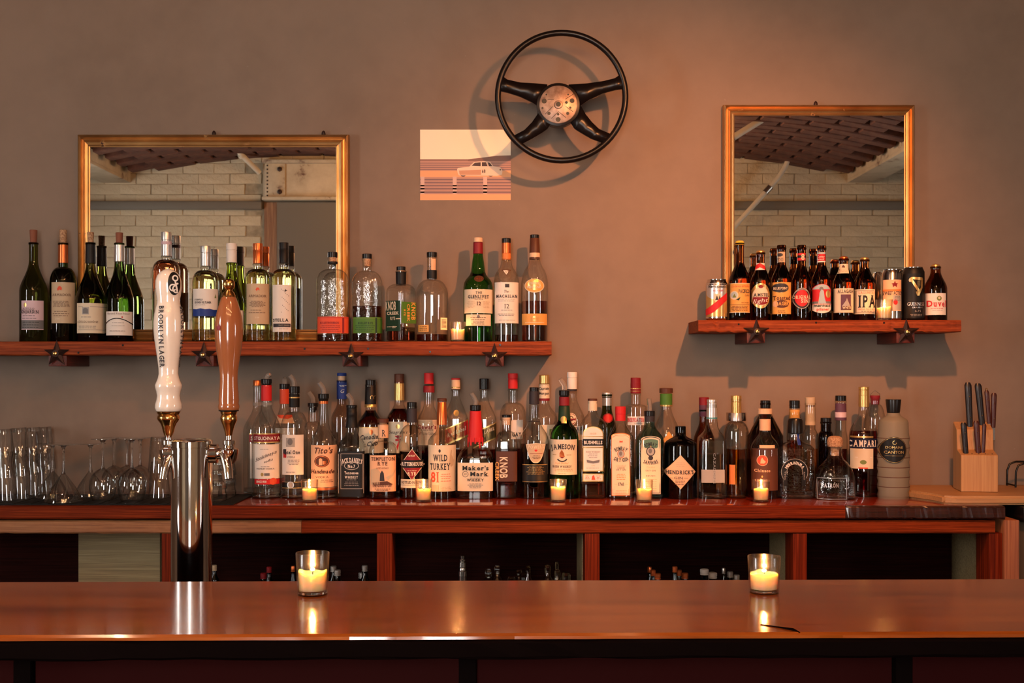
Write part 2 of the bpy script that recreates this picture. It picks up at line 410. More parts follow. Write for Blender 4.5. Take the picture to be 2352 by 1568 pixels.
def sliced(pts, step=2.5):
    """Wide polygon cut into vertical slivers so that it follows a curved surface."""
    x0, x1 = min(p_[0] for p_ in pts), max(p_[0] for p_ in pts)
    xs = sorted(set([x0 + (x1 - x0) * i / max(2, int((x1 - x0) / step)) for i in range(max(2, int((x1 - x0) / step)) + 1)] + [p_[0] for p_ in pts]))
    t, b = [], []
    for x in xs:
        ys = []
        for (xa, ya), (xb, yb_) in zip(pts, pts[1:] + pts[:1]):
            if min(xa, xb) - 1e-6 <= x <= max(xa, xb) + 1e-6:
                ys += [ya, yb_] if abs(xb - xa) < 1e-6 else [ya + (yb_ - ya) * (x - xa) / (xb - xa)]
        t.append(min(ys)); b.append(max(ys))
    return strip(xs, t, b)
# ============================================================ the room
XL, XR, YB = -3.55, 3.45, -1.15
wb = struct(box('wall_back', XL - .1, XR + .1, YW, YW + .12, 0, 3.05, M_WALL), 'taupe plaster wall behind the bottles')
struct(box('floor', XL - .1, XR + .1, YB - .1, YW + .1, -.08, 0, M_FLOOR), 'dark board floor')
wr_ = struct(box('wall_right', XR, XR + .12, .6, YW, 0, 3.05, M_WALL), 'taupe plaster side wall')
box('wall_piece', XR, XR + .12, YB - .1, .2, 0, 3.05, M_WALL, wr_); box('wall_piece', XR, XR + .12, .2, .6, 0, 1.1, M_WALL, wr_); box('wall_piece', XR, XR + .12, .2, .6, 2.2, 3.05, M_WALL, wr_)
# left wall with the street window in it
wl = struct(box('wall_left', XL - .12, XL, .9, YW, 0, 3.05, M_WALL), 'taupe plaster side wall beside the window')
box('wall_piece', XL - .12, XL, YB - .1, .2, 0, 3.05, M_WALL, wl)
box('wall_piece', XL - .12, XL, .2, .9, 0, 0.95, M_WALL, wl)
box('wall_piece', XL - .12, XL, .2, .9, 2.45, 3.05, M_WALL, wl)
def window(name, p0, p1, z0, z1, axis, at, label):
    """Frosted window: two tall panes in a dark frame. axis 'x' lies on a wall x = at, 'y' on a wall y = at."""
    w = bpy.data.objects.new(name, None); COL.objects.link(w); struct(w, label)
    def bx(nm, a0, a1, c0, c1, d0, d1, m):
        if axis == 'x': return box(nm, at + d0, at + d1, a0, a1, c0, c1, m, w)
        return box(nm, a0, a1, at + d0, at + d1, c0, c1, m, w)
    mid = (p0 + p1) / 2; t = .05
    for a0, a1, c0, c1 in ((p0, p0 + t, z0, z1), (p1 - t, p1, z0, z1), (mid - t / 2, mid + t / 2, z0, z1), (p0, p1, z0, z0 + t), (p0, p1, z1 - t, z1)):
        bx('window_frame', a0, a1, c0, c1, -.05, .01, M_BLACKW)
    for a0, a1 in ((p0 + t, mid - t / 2), (mid + t / 2, p1 - t)): bx('pane', a0, a1, z0 + t, z1 - t, -.035, -.025, M_DAY)
    return w
window('window_3', .2, .6, 1.1, 2.2, 'x', XR + .05, 'small frosted side window on the right wall')
window('window_1', .2, .9, .95, 2.45, 'x', XL, 'tall frosted street window with grey daylight')
# brick wall behind the camera, seen in both mirrors; a glazed door stands in it between the mirrors' views
wf = struct(box('wall_front', XL, -.62, YB - .2, YB, 0, 3.05, M_MORTAR), 'white painted brick wall reflected in the mirrors')
box('wall_piece', .02, XR, YB - .2, YB, 0, 3.05, M_MORTAR, wf)
box('wall_piece', -.62, .02, YB - .2, YB, 2.3, 3.05, M_MORTAR, wf)
window('window_2', -.62, .02, .9, 2.3, 'y', YB - .03, 'narrow frosted street window in the brick wall')
box('wall_piece', -.62, .02, YB - .2, YB, 0, .9, M_MORTAR, wf)
BRK = []
for k in range(4):
    o = box('brick', -.1070, .1070, -.02, .005, -.0351, .0347, M_BRICK, None, .0036, 1); BRK.append(o.data)
    for v in o.data.vertices:
        v.co += Vector((random.uniform(-.0025, .0025), random.uniform(-.0015, .0015), random.uniform(-.0018, .0018)))
    bpy.data.objects.remove(o)
VV, FFs = [], []
course, pitch = .0725, .217
for r in range(int(3.0 / course)):
    z = course * (r + .5); off = pitch / 2 * (r % 2)
    for c in range(-17, 17):
        x = c * pitch + off + random.uniform(-.004, .004)
        if x < XL + .11 or x > XR - .11: continue
        if -.73 < x < .13 and .88 < z < 2.32: continue
        if x > -1.83 and x < -.73 and 0 < z < 2.84: continue
        y = YB + random.uniform(-.002, .004)
        vis = 1.58 < z < 2.88 and (-3.02 < x < -1.72 or 1.45 < x < 2.85)
        if vis:
            b = bpy.data.objects.new('brick', random.choice(BRK)); COL.objects.link(b); b.parent = wf
            b.location = (x, y, z); b.rotation_euler = (0, random.uniform(-.012, .012), 0)
        else:
            i0 = len(VV); d = random.choice(BRK)
            VV += [(v.co.x + x, v.co.y + y, v.co.z + z) for v in d.vertices]; FFs += [tuple(i + i0 for i in p.vertices) for p in d.polygons]
o = mesh('brick_rest', VV, FFs, M_BRICK, wf); o['kind'] = 'stuff'
# ceiling: shallow clay-block vaults between painted beams that run towards the bottles
BEAMS = [-2.74, -.12, 2.42]
def vault(x):
    for a, b in ((XL, BEAMS[0]), (BEAMS[0], BEAMS[1]), (BEAMS[1], BEAMS[2]), (BEAMS[2], XR + 1.2)):
        if a <= x <= b:
            t = (x - (a + b) / 2) / ((b - a) / 2); return 2.90 - .17 * t * t
    return 2.75
vv, ff = [], []; nx = 80
for i in range(nx + 1):
    x = XL - .1 + (XR - XL + .2) * i / nx; z = vault(min(max(x, XL), XR)) + .03
    vv += [(x, YB - .2, z), (x, YW + .1, z)]
for i in range(nx): ff.append((2 * i, 2 * i + 1, 2 * i + 3, 2 * i + 2))
ceil = struct(mesh('ceiling', vv, ff, M_CMORT), 'dark vaulted ceiling of clay blocks')
CB = box('brick', -.135, .135, -.05, .05, -.028, .03, M_CBRICK, None, .006, 1); CBm = CB.data; bpy.data.objects.remove(CB)
VV, FFs = [], []
for r in range(42):
    y = YB + .06 + r * .112; off = .145 * (r % 2)
    for c in range(-13, 13):
        x = c * .29 + off
        if any(abs(x - b) < .2 for b in BEAMS) or x < XL + .1 or x > XR - .1: continue
        sl = (vault(x + .02) - vault(x - .02)) / .04
        if y < .55 and (-3.0 < x < -1.0 or 1.1 < x < 2.9):
            b = bpy.data.objects.new('brick', CBm); COL.objects.link(b); b.parent = ceil
            b.location = (x, y, vault(x) + random.uniform(-.002, .002)); b.rotation_euler = (0, -math.atan(sl), random.uniform(-.015, .015))
        else:
            i0 = len(VV); a = -math.atan(sl)
            for v in CBm.vertices:
                VV.append((x + v.co.x * math.cos(a) + v.co.z * math.sin(a), y + v.co.y, vault(x) - v.co.x * math.sin(a) + v.co.z * math.cos(a)))
            FFs += [tuple(i + i0 for i in p.vertices) for p in CBm.polygons]
o = mesh('brick_rest', VV, FFs, M_CBRICK, ceil); o['kind'] = 'stuff'
for k, bx_ in enumerate(BEAMS):
    b = thing('ceiling_beam', ('flaking cream painted ceiling beam at the left, seen in the wide mirror', 'flaking cream painted ceiling beam over the middle of the room', 'flaking cream painted ceiling beam seen in the tall mirror')[k], 'beam', (bx_, 0, 2.69), 'ceiling beams')
    box('lower_flange', -.10, .10, YB, YW - .02, -.0, .022, M_BEAM, b, .004)
    box('web', -.018, .018, YB, YW - .02, .022, .20, M_BEAM, b)
    box('side_cladding', -.098, -.078, YB, YW - .02, .022, .2, M_BEAM, b); box('side_cladding', .078, .098, YB, YW - .02, .022, .2, M_BEAM, b)
# raceways, lintel, door panel, conduits on the brick wall
def VX(px): return (px - 1176) * (2 * YW - YB) / F
def VZ(py): return ZC + (HOR - py) * (2 * YW - YB) / F
for x0, x1, lb in ((-3.5, VX(607), 'grey painted cable raceway across brick, in the wide mirror'), (1.1, 3.4, 'grey painted cable raceway across brick, in the tall mirror')):
    t = thing('cable_raceway', lb, 'raceway', ((x0 + x1) / 2, YB + .014, VZ(485)), 'cable raceways')
    h = (x1 - x0) / 2
    box('channel', -h, h, .0, .03, .0, VZ(466) - VZ(485), M_GREYP, t, .003); box('cover', -h, h, .03, .036, .006, VZ(466) - VZ(485) - .006, M_GREYP, t, .002)
lt = thing('steel_lintel', 'cream riveted steel lintel over a grey panel in the wide mirror', 'lintel', (VX(612), YB, VZ(466)))
lw, lh = 1.15, VZ(375) - VZ(466)
box('web', 0, lw, -.02, .05, .02, lh - .02, M_BEAM, lt); box('flange', 0, lw, -.02, .10, 0, .022, M_BEAM, lt, .003); box('flange', 0, lw, -.02, .10, lh - .022, lh, M_BEAM, lt, .003)
box('end_plate', .012, .15, .05, .06, .02, lh - .02, M_BEAM, lt, .003)
for k in range(9): lathe('rivet', [(0, .006), (.004, .005), (.006, .001)], M_IRON, lt, 10).matrix_local = Matrix.Translation((.03, .06, .035 + k * (lh - .07) / 8)) @ Matrix.Rotation(-PI / 2, 4, 'X')
for zz in (.06, lh - .06): lathe('bolt', [(0, .018), (.01, .016), (.014, .006)], M_IRON, lt, 6).matrix_local = Matrix.Translation((.115, .06, zz)) @ Matrix.Rotation(-PI / 2, 4, 'X')
dp = struct(box('door_1', VX(642), -.72, YB - .012, YB + .03, 0, VZ(468), M_GREYP), 'plain grey painted door panel under a steel lintel')
box('door_handle', -.8, -.78, YB + .03, YB + .07, 1.0, 1.12, M_STEEL, dp)
struct(box('trim_1', VX(612), VX(642), YB - .012, YB + .02, 0, VZ(468), wood('old door trim', (.12, .05, .025), (.26, .13, .07), (.36, .2, .11), 2, .6)), 'worn brown door trim')
def bendpath(pts, r=.06, k=5):
    out = [Vector(pts[0])]
    for a, b, c in zip(pts, pts[1:], pts[2:]):
        a, b, c = Vector(a), Vector(b), Vector(c); p = b + (a - b).normalized() * r; q = b + (c - b).normalized() * r
        for i in range(k + 1):
            t = i / k; out.append(p * (1 - t) ** 2 + b * 2 * t * (1 - t) + q * t * t)
    return out + [Vector(pts[-1])]
cd = thing('conduit', 'cream painted conduit bending up the brick into the ceiling, tall mirror', 'pipe', (0, 0, 0), 'conduits')
yc = YB + .12
tube('pipe', bendpath([(VX(1560), yc, VZ(655)), (VX(1775), yc, VZ(418)), (VX(1798), yc, VZ(380)), (VX(1798), yc + .02, 2.93)]), .017, M_PIPE, cd)
tube('coupling', [(VX(1745), yc, VZ(451)), (VX(1757), yc, VZ(438))], .022, M_STEEL, cd)
cd2 = thing('conduit', 'cream painted conduit crossing the clay ceiling at the upper left of the tall mirror', 'pipe', (0, 0, 0), 'conduits')
tube('pipe', [(1.0, .05, 2.62), (1.30, .05, 2.765), (1.55, .05, 2.92)], .02, M_PIPE, cd2)
tube('clamp', [(1.29, .05, 2.76), (1.31, .05, 2.77)], .024, M_STEEL, cd2)
cd3 = thing('conduit', 'short cream conduit slanting to the lintel in the wide mirror', 'pipe', (0, 0, 0), 'conduits')
tube('pipe', [(VX(560), -.92, 2.93), (VX(567), -.95, 2.87), (VX(603), YB + .05, VZ(402))], .018, M_PIPE, cd3)
tube('coupling', [(VX(570), -.965, 2.855), (VX(573), -.98, 2.84)], .023, M_PIPE, cd3)

# ============================================================ lights that hang in the room
def pendant(loc, power, col, label):
    t = thing('pendant_lamp', label, 'lamp', loc)
    tube('cord', [(0, 0, .09), (0, 0, vault(loc[0]) - loc[2] + .04)], .004, M_BLACK, t, 8)
    lathe('socket', [(.035, .014), (.05, .02), (.09, .018), (.1, .006)], M_BRASS, t, 20)
    lathe('bulb', [(-.045, .004), (-.04, .018), (-.02, .03), (0, .031), (.02, .022), (.036, .013)], M_CLEAR, t, 20)
    tube('filament', [(-.008, 0, .02), (-.008, 0, -.015), (.008, 0, -.015), (.008, 0, .02)], .0012, M_BULB, t, 6)
    l = lamp('bulb_light', (0, 0, 0), power, col, .03); l.parent = t
    return t
pendant(FILL, FILL_W, (1.0, .56, .32), 'bare bulb pendant hanging above the left half of the bar')
pendant(OVER, BAR_W, (1.0, .46, .20), 'added bare bulb pendant, out of view, brightening the bar top')
st_ = thing('ceiling_spotlight', 'black can spotlight on a ceiling stem aimed at the plaster wall', 'spotlight', KEY)
aim = (Vector((.40, YW, 1.22)) - Vector(KEY)).to_track_quat('-Z', 'Y').to_euler()
tube('stem', [(0, 0, .03), (0, 0, vault(KEY[0]) - KEY[2] + .04)], .006, M_BLACK, st_, 10)
vv, ff = lathe_data([(-.004, .048), (.0, .050), (.10, .050), (.125, .03), (.124, .026), (.098, .046), (-.003, .046)], 36)
o = mesh('can_housing', vv, ff[:-2], M_BLACK, st_, True, 50); o.rotation_euler = aim
o = lathe('lamp_face', [(.012, .03), (.016, .044), (.018, .044)], emit('lit spotlight lens', (1.0, .42, .16), 30.0), st_, 28); o.rotation_euler = aim
l = lamp('spot_light', (0, 0, 0), KEY_W, (1.0, .35, .12), .025, 'SPOT'); l.parent = st_; l.rotation_euler = aim
sl = thing('string_lights', 'string of small warm globe bulbs strung behind the camera', 'lights', (0, 0, 2.5))
pts = []
for row, (yy, zz) in enumerate(((.35, .12), (-.35, .16))):
    line = [(-1.0 + i * .1, yy, zz + .10 * ((i - 10) / 10.0) ** 2) for i in range(21)]
    tube('cable', line, .003, M_BLACK, sl, 6)
    for i in range(1, 20, 3):
        x, y, z = line[i]; g = lathe('globe', [(-.05, .004), (-.045, .013), (-.032, .019), (-.018, .013), (-.01, .007), (0, .006)], M_BULB, sl, 14, loc=(x, y, z))

# ============================================================ shelves
def plank(name, x0, x1, y0, y1, z0, z1, m, parent, seed=0, amp=.0012, nx=60):
    """Plank with slightly uneven arrises."""
    rnd = random.Random(seed); vv, ff = [], []; q = .0035
    ring = [(y0, z0 + q), (y0 + q, z0), (y1, z0), (y1, z1), (y0 + q, z1), (y0, z1 - q)]
    for i in range(nx + 1):
        x = x0 + (x1 - x0) * i / nx
        for k, (y, z) in enumerate(ring):
            j = amp * rnd.uniform(-1, 1) * (2.2 if rnd.random() < .06 else 1)
            vv.append((x, y + (j if k in (0, 1, 4, 5) else 0), z + (j * .6 if k in (0, 1) else 0)))
    m_ = len(ring)
    for i in range(nx):
        for k in range(m_): ff.append((i * m_ + k, i * m_ + (k + 1) % m_, (i + 1) * m_ + (k + 1) % m_, (i + 1) * m_ + k))
    ff.append(tuple(range(m_ - 1, -1, -1))); ff.append(tuple(range(nx * m_, nx * m_ + m_)))
    bm = bmesh.new(); me = bpy.data.meshes.new(name); me.from_pydata(vv, [], ff); bm.from_mesh(me)
    bmesh.ops.recalc_face_normals(bm, faces=bm.faces); bm.to_mesh(me); bm.free()
    return link(name, me, m, parent)
def star(parent, x, z, yf, scale=1.0):
    """Cast five-pointed star with raised ridges, bolted to the shelf front, wooden bracket block behind it."""
    R1, R2 = .0385 * scale, .0155 * scale
    pts = []
    for k in range(10):
        a = PI / 2 + k * PI / 5; r = R1 if k % 2 == 0 else R2; pts.append((x + r * math.cos(a), z + r * math.sin(a)))
    vv = [(px, yf, pz) for px, pz in pts] + [(px, yf - .002, pz) for px, pz in pts] + [(x, yf - .012, z), (x, yf, z)]
    ff = [(10 + i, 10 + (i + 1) % 10, 20) for i in range(10)] + [(i, 10 + i, 10 + (i + 1) % 10, (i + 1) % 10) for i in range(10)] + [(i, 21, (i + 1) % 10) for i in range(10)]
    s = mesh('iron_star', vv, ff, M_IRON, parent)
    lathe('washer', [(0, .0095), (.003, .0095), (.004, .006)], M_IRON, s, 20).matrix_local = Matrix.Translation((x, yf - .009, z)) @ Matrix.Rotation(PI / 2, 4, 'X')
    lathe('bolt', [(0, .0062), (.004, .006), (.0055, .003)], M_BRASS, s, 16).matrix_local = Matrix.Translation((x, yf - .0125, z)) @ Matrix.Rotation(PI / 2, 4, 'X')
M_BRKT = wood('dark bracket block', (0.02, .003, .002), (.07, .008, .004), (.13, .018, .008), 1, .5, knots=False)
def shelf(label, x0, x1, ztop, thick, stars, seed):
    t = thing('wall_shelf', label, 'shelf', ((x0 + x1) / 2, YW, ztop - thick), 'plank wall shelves')
    ox, oz = (x0 + x1) / 2, ztop - thick
    pl = plank('plank', x0 - ox, x1 - ox, YSHF - YW, -.001, 0, thick, M_SHELF, t, seed)
    rnd = random.Random(seed)
    for k in range(int((x1 - x0) * 5)):
        xx = x0 - ox + (k + rnd.uniform(.2, .8)) / 5; zz = rnd.uniform(.006, thick - .006)
        lathe('nail_hole', [(0, .0032), (.0006, .0028)], M_BLACK, pl, 8).matrix_local = Matrix.Translation((xx, YSHF - YW - .0006, zz)) @ Matrix.Rotation(PI / 2, 4, 'X')
    for px, py in stars:
        x = X(px, YSHF) - ox; z = Z(py, YSHF) - oz
        box('bracket_block', x - .026, x + .026, YSHF - YW + .004, -.001, -.031, -.0005, M_BRKT, t, .002)
        star(t, x, z, YSHF - YW - .002)
    return t
shelf('long red-brown plank shelf with four iron stars, carrying wine and whiskey', -1.75, X(1267, YSHF), ZSL, .0395, [(131, 812), (469, 815), (807, 818), (1136, 818)], 3)
shelf('shorter red-brown plank shelf with two iron stars, carrying beer', X(1604, YSHF), X(2208, YSHF), ZSR, .034, [(1737, 762), (2081, 763)], 5)

# ============================================================ back counter
CX0, CX1 = -1.75, X(2309, YCF)
wt = thing('worktop', 'glossy red stained back counter top under the liquor bottles', 'worktop', (0, YW, ZCT))
box('slab', CX0, CX1, YCF + .022 - YW, -.001, -.032, 0, M_TOP, wt, .003)
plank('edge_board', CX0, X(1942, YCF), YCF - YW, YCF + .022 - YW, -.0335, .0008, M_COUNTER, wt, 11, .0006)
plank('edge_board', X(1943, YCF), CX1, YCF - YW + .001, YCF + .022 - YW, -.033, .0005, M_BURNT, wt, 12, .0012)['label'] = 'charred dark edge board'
cb = thing('back_cabinet', 'red pine cabinet with open cubbies under the back counter', 'cabinet', (0, YW, 0))
zr1, zr0 = Z(1195, YCF + .012), Z(1225, YCF + .012)
yf = YCF + .012 - YW
plank('rail', CX0, X(690, YCF), yf, yf + .03, zr0, zr1, M_RAIL, cb, 21, .0006)
plank('rail', X(690.5, YCF), X(2290, YCF), yf, yf + .03, zr0, zr1, M_REDRAIL, cb, 22, .0006)
def post(p0, p1, pale=None):
    y0 = yf + .004
    box('post', X(p0, YCF + .02), X(p1, YCF + .02), y0, y0 + .09, 0, zr0, M_POST, cb, .002)
    if pale: box('divider', X(pale, YCF + .12), X(p1 - 3, YCF + .12), y0 + .091, -.03, .3, zr0, M_PLY, cb)
post(372, 398); post(866, 901); post(1343, 1377, 1336); post(1820, 1853, 1812); post(2270, 2302, 2262)
box('end_post', X(2308, YCF), X(2342, YCF), yf - .01, -.002, 0, zr1 + .002, wood('end post', (.16, .05, .02), (.32, .10, .04), (.42, .17, .07), 2, .5), cb, .002)
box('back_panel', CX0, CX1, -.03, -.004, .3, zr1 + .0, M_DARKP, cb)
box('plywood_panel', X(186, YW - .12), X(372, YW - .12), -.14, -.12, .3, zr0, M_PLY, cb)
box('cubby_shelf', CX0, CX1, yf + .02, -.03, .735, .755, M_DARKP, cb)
ZCUB = .756

# ============================================================ front bar
bar = thing('bar_counter', 'varnished reddish wooden bar counter in the foreground', 'bar', (0, 1.655, ZBAR), rz=.017)
def bartop():
    vv, ff = [], []; nx = 90; rnd = random.Random(4)
    D = .188
    prof = [(-D + .004, -.008), (-D, -.0065), (-D + .001, -.003), (-D + .005, 0), (D - .004, 0), (D, -.004), (D, -.012), (0, -.012)]
    for i in range(nx + 1):
        x = -1.3 + 2.6 * i / nx
        for k, (y, z) in enumerate(prof):
            j = rnd.uniform(-1, 1) * .0009 if k < 3 else 0
            vv.append((x, y + j, z))
    n = len(prof)
    for i in range(nx):
        for k in range(n): ff.append((i * n + k, (i + 1) * n + k, (i + 1) * n + (k + 1) % n, i * n + (k + 1) % n))
    ff.append(tuple(range(n))); ff.append(tuple(range((nx + 1) * n - 1, nx * n - 1, -1)))
    o = mesh('top', vv, ff, M_BAR, bar, True, 12)
    bm = bmesh.new(); bm.from_mesh(o.data); bmesh.ops.recalc_face_normals(bm, faces=bm.faces); bm.to_mesh(o.data); bm.free()
    return o
bartop()
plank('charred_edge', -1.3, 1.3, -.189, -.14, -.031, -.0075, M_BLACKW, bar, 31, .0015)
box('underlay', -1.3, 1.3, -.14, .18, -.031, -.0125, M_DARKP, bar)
box('front_panel', -1.3, 1.3, -.12, -.09, -1.06, -.0315, solid('red panel in unlit tone', (.022, .0022, .002), .75, spec=.05), bar)  # red panel; the very dark tone paints in the lack of light here
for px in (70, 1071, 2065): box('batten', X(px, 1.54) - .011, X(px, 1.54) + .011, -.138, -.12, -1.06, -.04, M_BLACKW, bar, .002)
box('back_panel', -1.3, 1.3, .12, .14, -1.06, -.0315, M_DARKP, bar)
# knife-cut splinter at the bar's front edge
tube('splinter', [(.3136, -.140, .0004), (.334, -.160, .0008), (.346, -.174, .0008), (.352, -.184, -.001)], [.0004, .0010, .0022, .0012], M_BLACKW, bar, 8)
ld = thing('drain_ledge', 'low steel ledge behind the bar carrying the beer tower', 'ledge', (0, 2.06, ZBAR - .16), rz=.017)
box('tray', -1.3, 1.3, -.19, .14, -.02, 0, M_STEEL, ld, .003); box('bracket', -.6, -.56, -.18, .10, -.2, -.02, M_STEEL, ld); box('bracket', .56, .6, -.18, .10, -.2, -.02, M_STEEL, ld)
# ============================================================ bottle builder
def dense_prof(rb, yb, ysh, ynk, rn, ytop, style):
    """Bottle outline in pixels, base to lip."""
    out = [(yb, rb * .93), (yb - 1.2, rb * .985), (yb - 3, rb), (ysh, rb)]
    K = 12
    for i in range(1, K + 1):
        t = i / K
        if style == 'round': y = ysh - (ysh - ynk) * math.sin(t * PI / 2); r = rn + (rb - rn) * math.cos(t * PI / 2)
        elif style == 'slope': y = ysh - (ysh - ynk) * t; r = rn + (rb - rn) * (1 - (3 * t * t - 2 * t ** 3))
        elif style == 'burg': y = ysh - (ysh - ynk) * t; r = rn + (rb - rn) * (.5 + .5 * math.cos(PI * t ** .86))
        elif style == 'soft': y = ysh - (ysh - ynk) * (t ** .8); r = rn + (rb - rn) * (1 - t ** 2.2) ** .8 if t < 1 else rn
        else: y = ysh - (ysh - ynk) * t; r = rb + (rn - rb) * t
        out.append((y, r))
    out += [(ytop + 5, rn), (ytop + 4.5, rn + 1.2), (ytop + .6, rn + 1.2), (ytop, rn + .4)]
    return out
class Body:
    def __init__(s, cx, Y, zs, prof, n, nk, ry, rot):
        s.cx, s.Y, s.zs, s.n, s.ry, s.rot = cx, Y, zs, n, ry, rot
        k = Y / F
        s.prof = [(max(Z(y, Y) - zs, 0), r * k) for y, r in prof]
        s.rb = max(r for z, r in s.prof); s.nk = nk - zs if nk else 9
        s.zsh = s.nk
    def ex(s, z, r): # exponent of the cross-section at that height
        if s.n == 2: return 2.0
        t = max(0.0, min(1.0, (r / s.rb - .45) / .5)); return 2.0 + (s.n - 2) * t
    def R(s, z):
        p = s.prof
        if z <= p[0][0]: return p[0][1]
        for (z0, r0), (z1, r1) in zip(p, p[1:]):
            if z0 <= z <= z1: return r0 if z1 - z0 < 1e-9 else r0 + (r1 - r0) * (z - z0) / (z1 - z0)
        return p[-1][1]
    def front(s, x, y, eps, ang):
        Yf = s.Y - s.rb * .85 * s.ry
        z = Z(y, Yf) - s.zs
        R = s.R(z) + eps
        if ang is not None and abs(ang) > 1e-6: dx = x * s.Y / F
        else: dx = X(x, Yf) - X(s.cx, s.Y) * Yf / s.Y if ang is None else X(x, Yf) - X(s.cx, s.Y)
        dx = max(-.988 * R, min(.988 * R, dx)); e = s.ex(z, R)
        yy = -(s.ry * R) * (max(0.0, 1 - abs(dx / R) ** e)) ** (1 / e) - (eps if s.ry != 1 else 0)
        a = ang or 0.0
        return (dx * math.cos(a) - yy * math.sin(a), dx * math.sin(a) + yy * math.cos(a), z)
def NY(a, b): return max(1, int(abs(b - a) / 9))
def shapes_to(me_name, bodyf, items, parent, eps0, ang):
    V, FF, MI, mats = [], [], [], []
    def add(vf, col, lvl):
        vs_, fs = vf; m = P(col)
        if m not in mats: mats.append(m)
        b = len(V); V.extend(bodyf(x, y, eps0 + lvl * .00008, ang) for x, y in vs_)
        for f in fs: FF.append(tuple(i + b for i in f)); MI.append(mats.index(m))
    for k, it in enumerate(items):
        c = it[0]; lv = k + 1
        if c == 'T':
            _, s_, cx, cy_, h, w, col = it[:7]; fl = it[7] if len(it) > 7 else ''; arc = it[8] if len(it) > 8 else 0
            add(text_shapes(s_, cx, cy_, h, w, 'b' in fl, 's' in fl, .25 if 'i' in fl else 0, 1 if 'd' in fl else (-1 if 'u' in fl else 0), arc, it[9] if len(it) > 9 else 0), col, 17)
        elif c == 'R': add(shape('rect', *it[1:5], ny=NY(it[2], it[4])), it[5], min(lv, 13))
        elif c == 'O': add(shape('oval', it[1] - it[3], it[2] - it[4], it[1] + it[3], it[2] + it[4], ny=NY(0, it[4] * 2)), it[5], min(lv, 13))
        elif c == 'S': add(shape(it[1], *it[2:6], ny=NY(it[3], it[5])), it[6], min(lv, 13))
        elif c == 'P': add(sliced(it[1]) if max(q[0] for q in it[1]) - min(q[0] for q in it[1]) > 13 else (it[1], [tuple(range(len(it[1])))]), it[2], 15)
        elif c == 'L':
            _, x0, y0, x1, y1, n, col = it; rnd = random.Random(int(x0 * 7 + y0))
            for i in range(n):
                y = y0 + (y1 - y0) * (i / max(1, n - 1)); ins = rnd.uniform(0, .16) * (x1 - x0); x = x0 + ins
                while x < x1 - ins - 2:
                    w = rnd.uniform(3, 8); add(shape('rect', x, y - .55, min(x + w, x1 - ins), y + .55, 2), col, 16); x += w + 1.2
        elif c == 'F':   # hollow frame line: kind, x0..y1, thickness, line colour, fill colour
            _, kd, x0, y0, x1, y1, t, col, fill = it
            add(shape(kd, x0, y0, x1, y1), col, min(lv, 13)); add(shape(kd, x0 + t, y0 + t, x1 - t, y1 - t), fill, min(lv, 13) + 1.0)
        elif c == 'A':   # arc band: cx, cy, r, a0, a1 (degrees, 0 = right, 90 = up), thickness, colour
            _, ax, ay, r, a0, a1, th, col = it; vs_, fs = [], []; K = 20
            for i in range(K + 1):
                a = math.radians(a0 + (a1 - a0) * i / K)
                vs_ += [(ax + (r - th / 2) * math.cos(a), ay - (r - th / 2) * math.sin(a)), (ax + (r + th / 2) * math.cos(a), ay - (r + th / 2) * math.sin(a))]
            for i in range(K): fs.append((2 * i, 2 * i + 1, 2 * i + 3, 2 * i + 2))
            add((vs_, fs), col, 15)
    if not V: return None
    me = bpy.data.meshes.new(me_name); me.from_pydata(V, [], FF)
    for m in mats: me.materials.append(m)
    me.polygons.foreach_set('material_index', MI); me.update()
    return link(me_name, me, None, parent)
def add_labels(B, root, labels):
    for lb in labels:
        kind, x0, y0, x1, y1, col = lb[:6]; items = lb[6] if len(lb) > 6 else []; ang = lb[7] if len(lb) > 7 else 0
        nm = lb[8] if len(lb) > 8 else 'label'
        holder = root
        if col is not None:
            vs_, fs = shape(kind, x0, y0, x1, y1, ny=4)
            me = bpy.data.meshes.new(nm); me.from_pydata([B.front(x, y, .0003, ang) for x, y in vs_], [], fs); me.update()
            holder = link(nm, me, P(col), root, True)
        if items: shapes_to('lettering', B.front, items, holder, .0003, ang)
STORE = {}
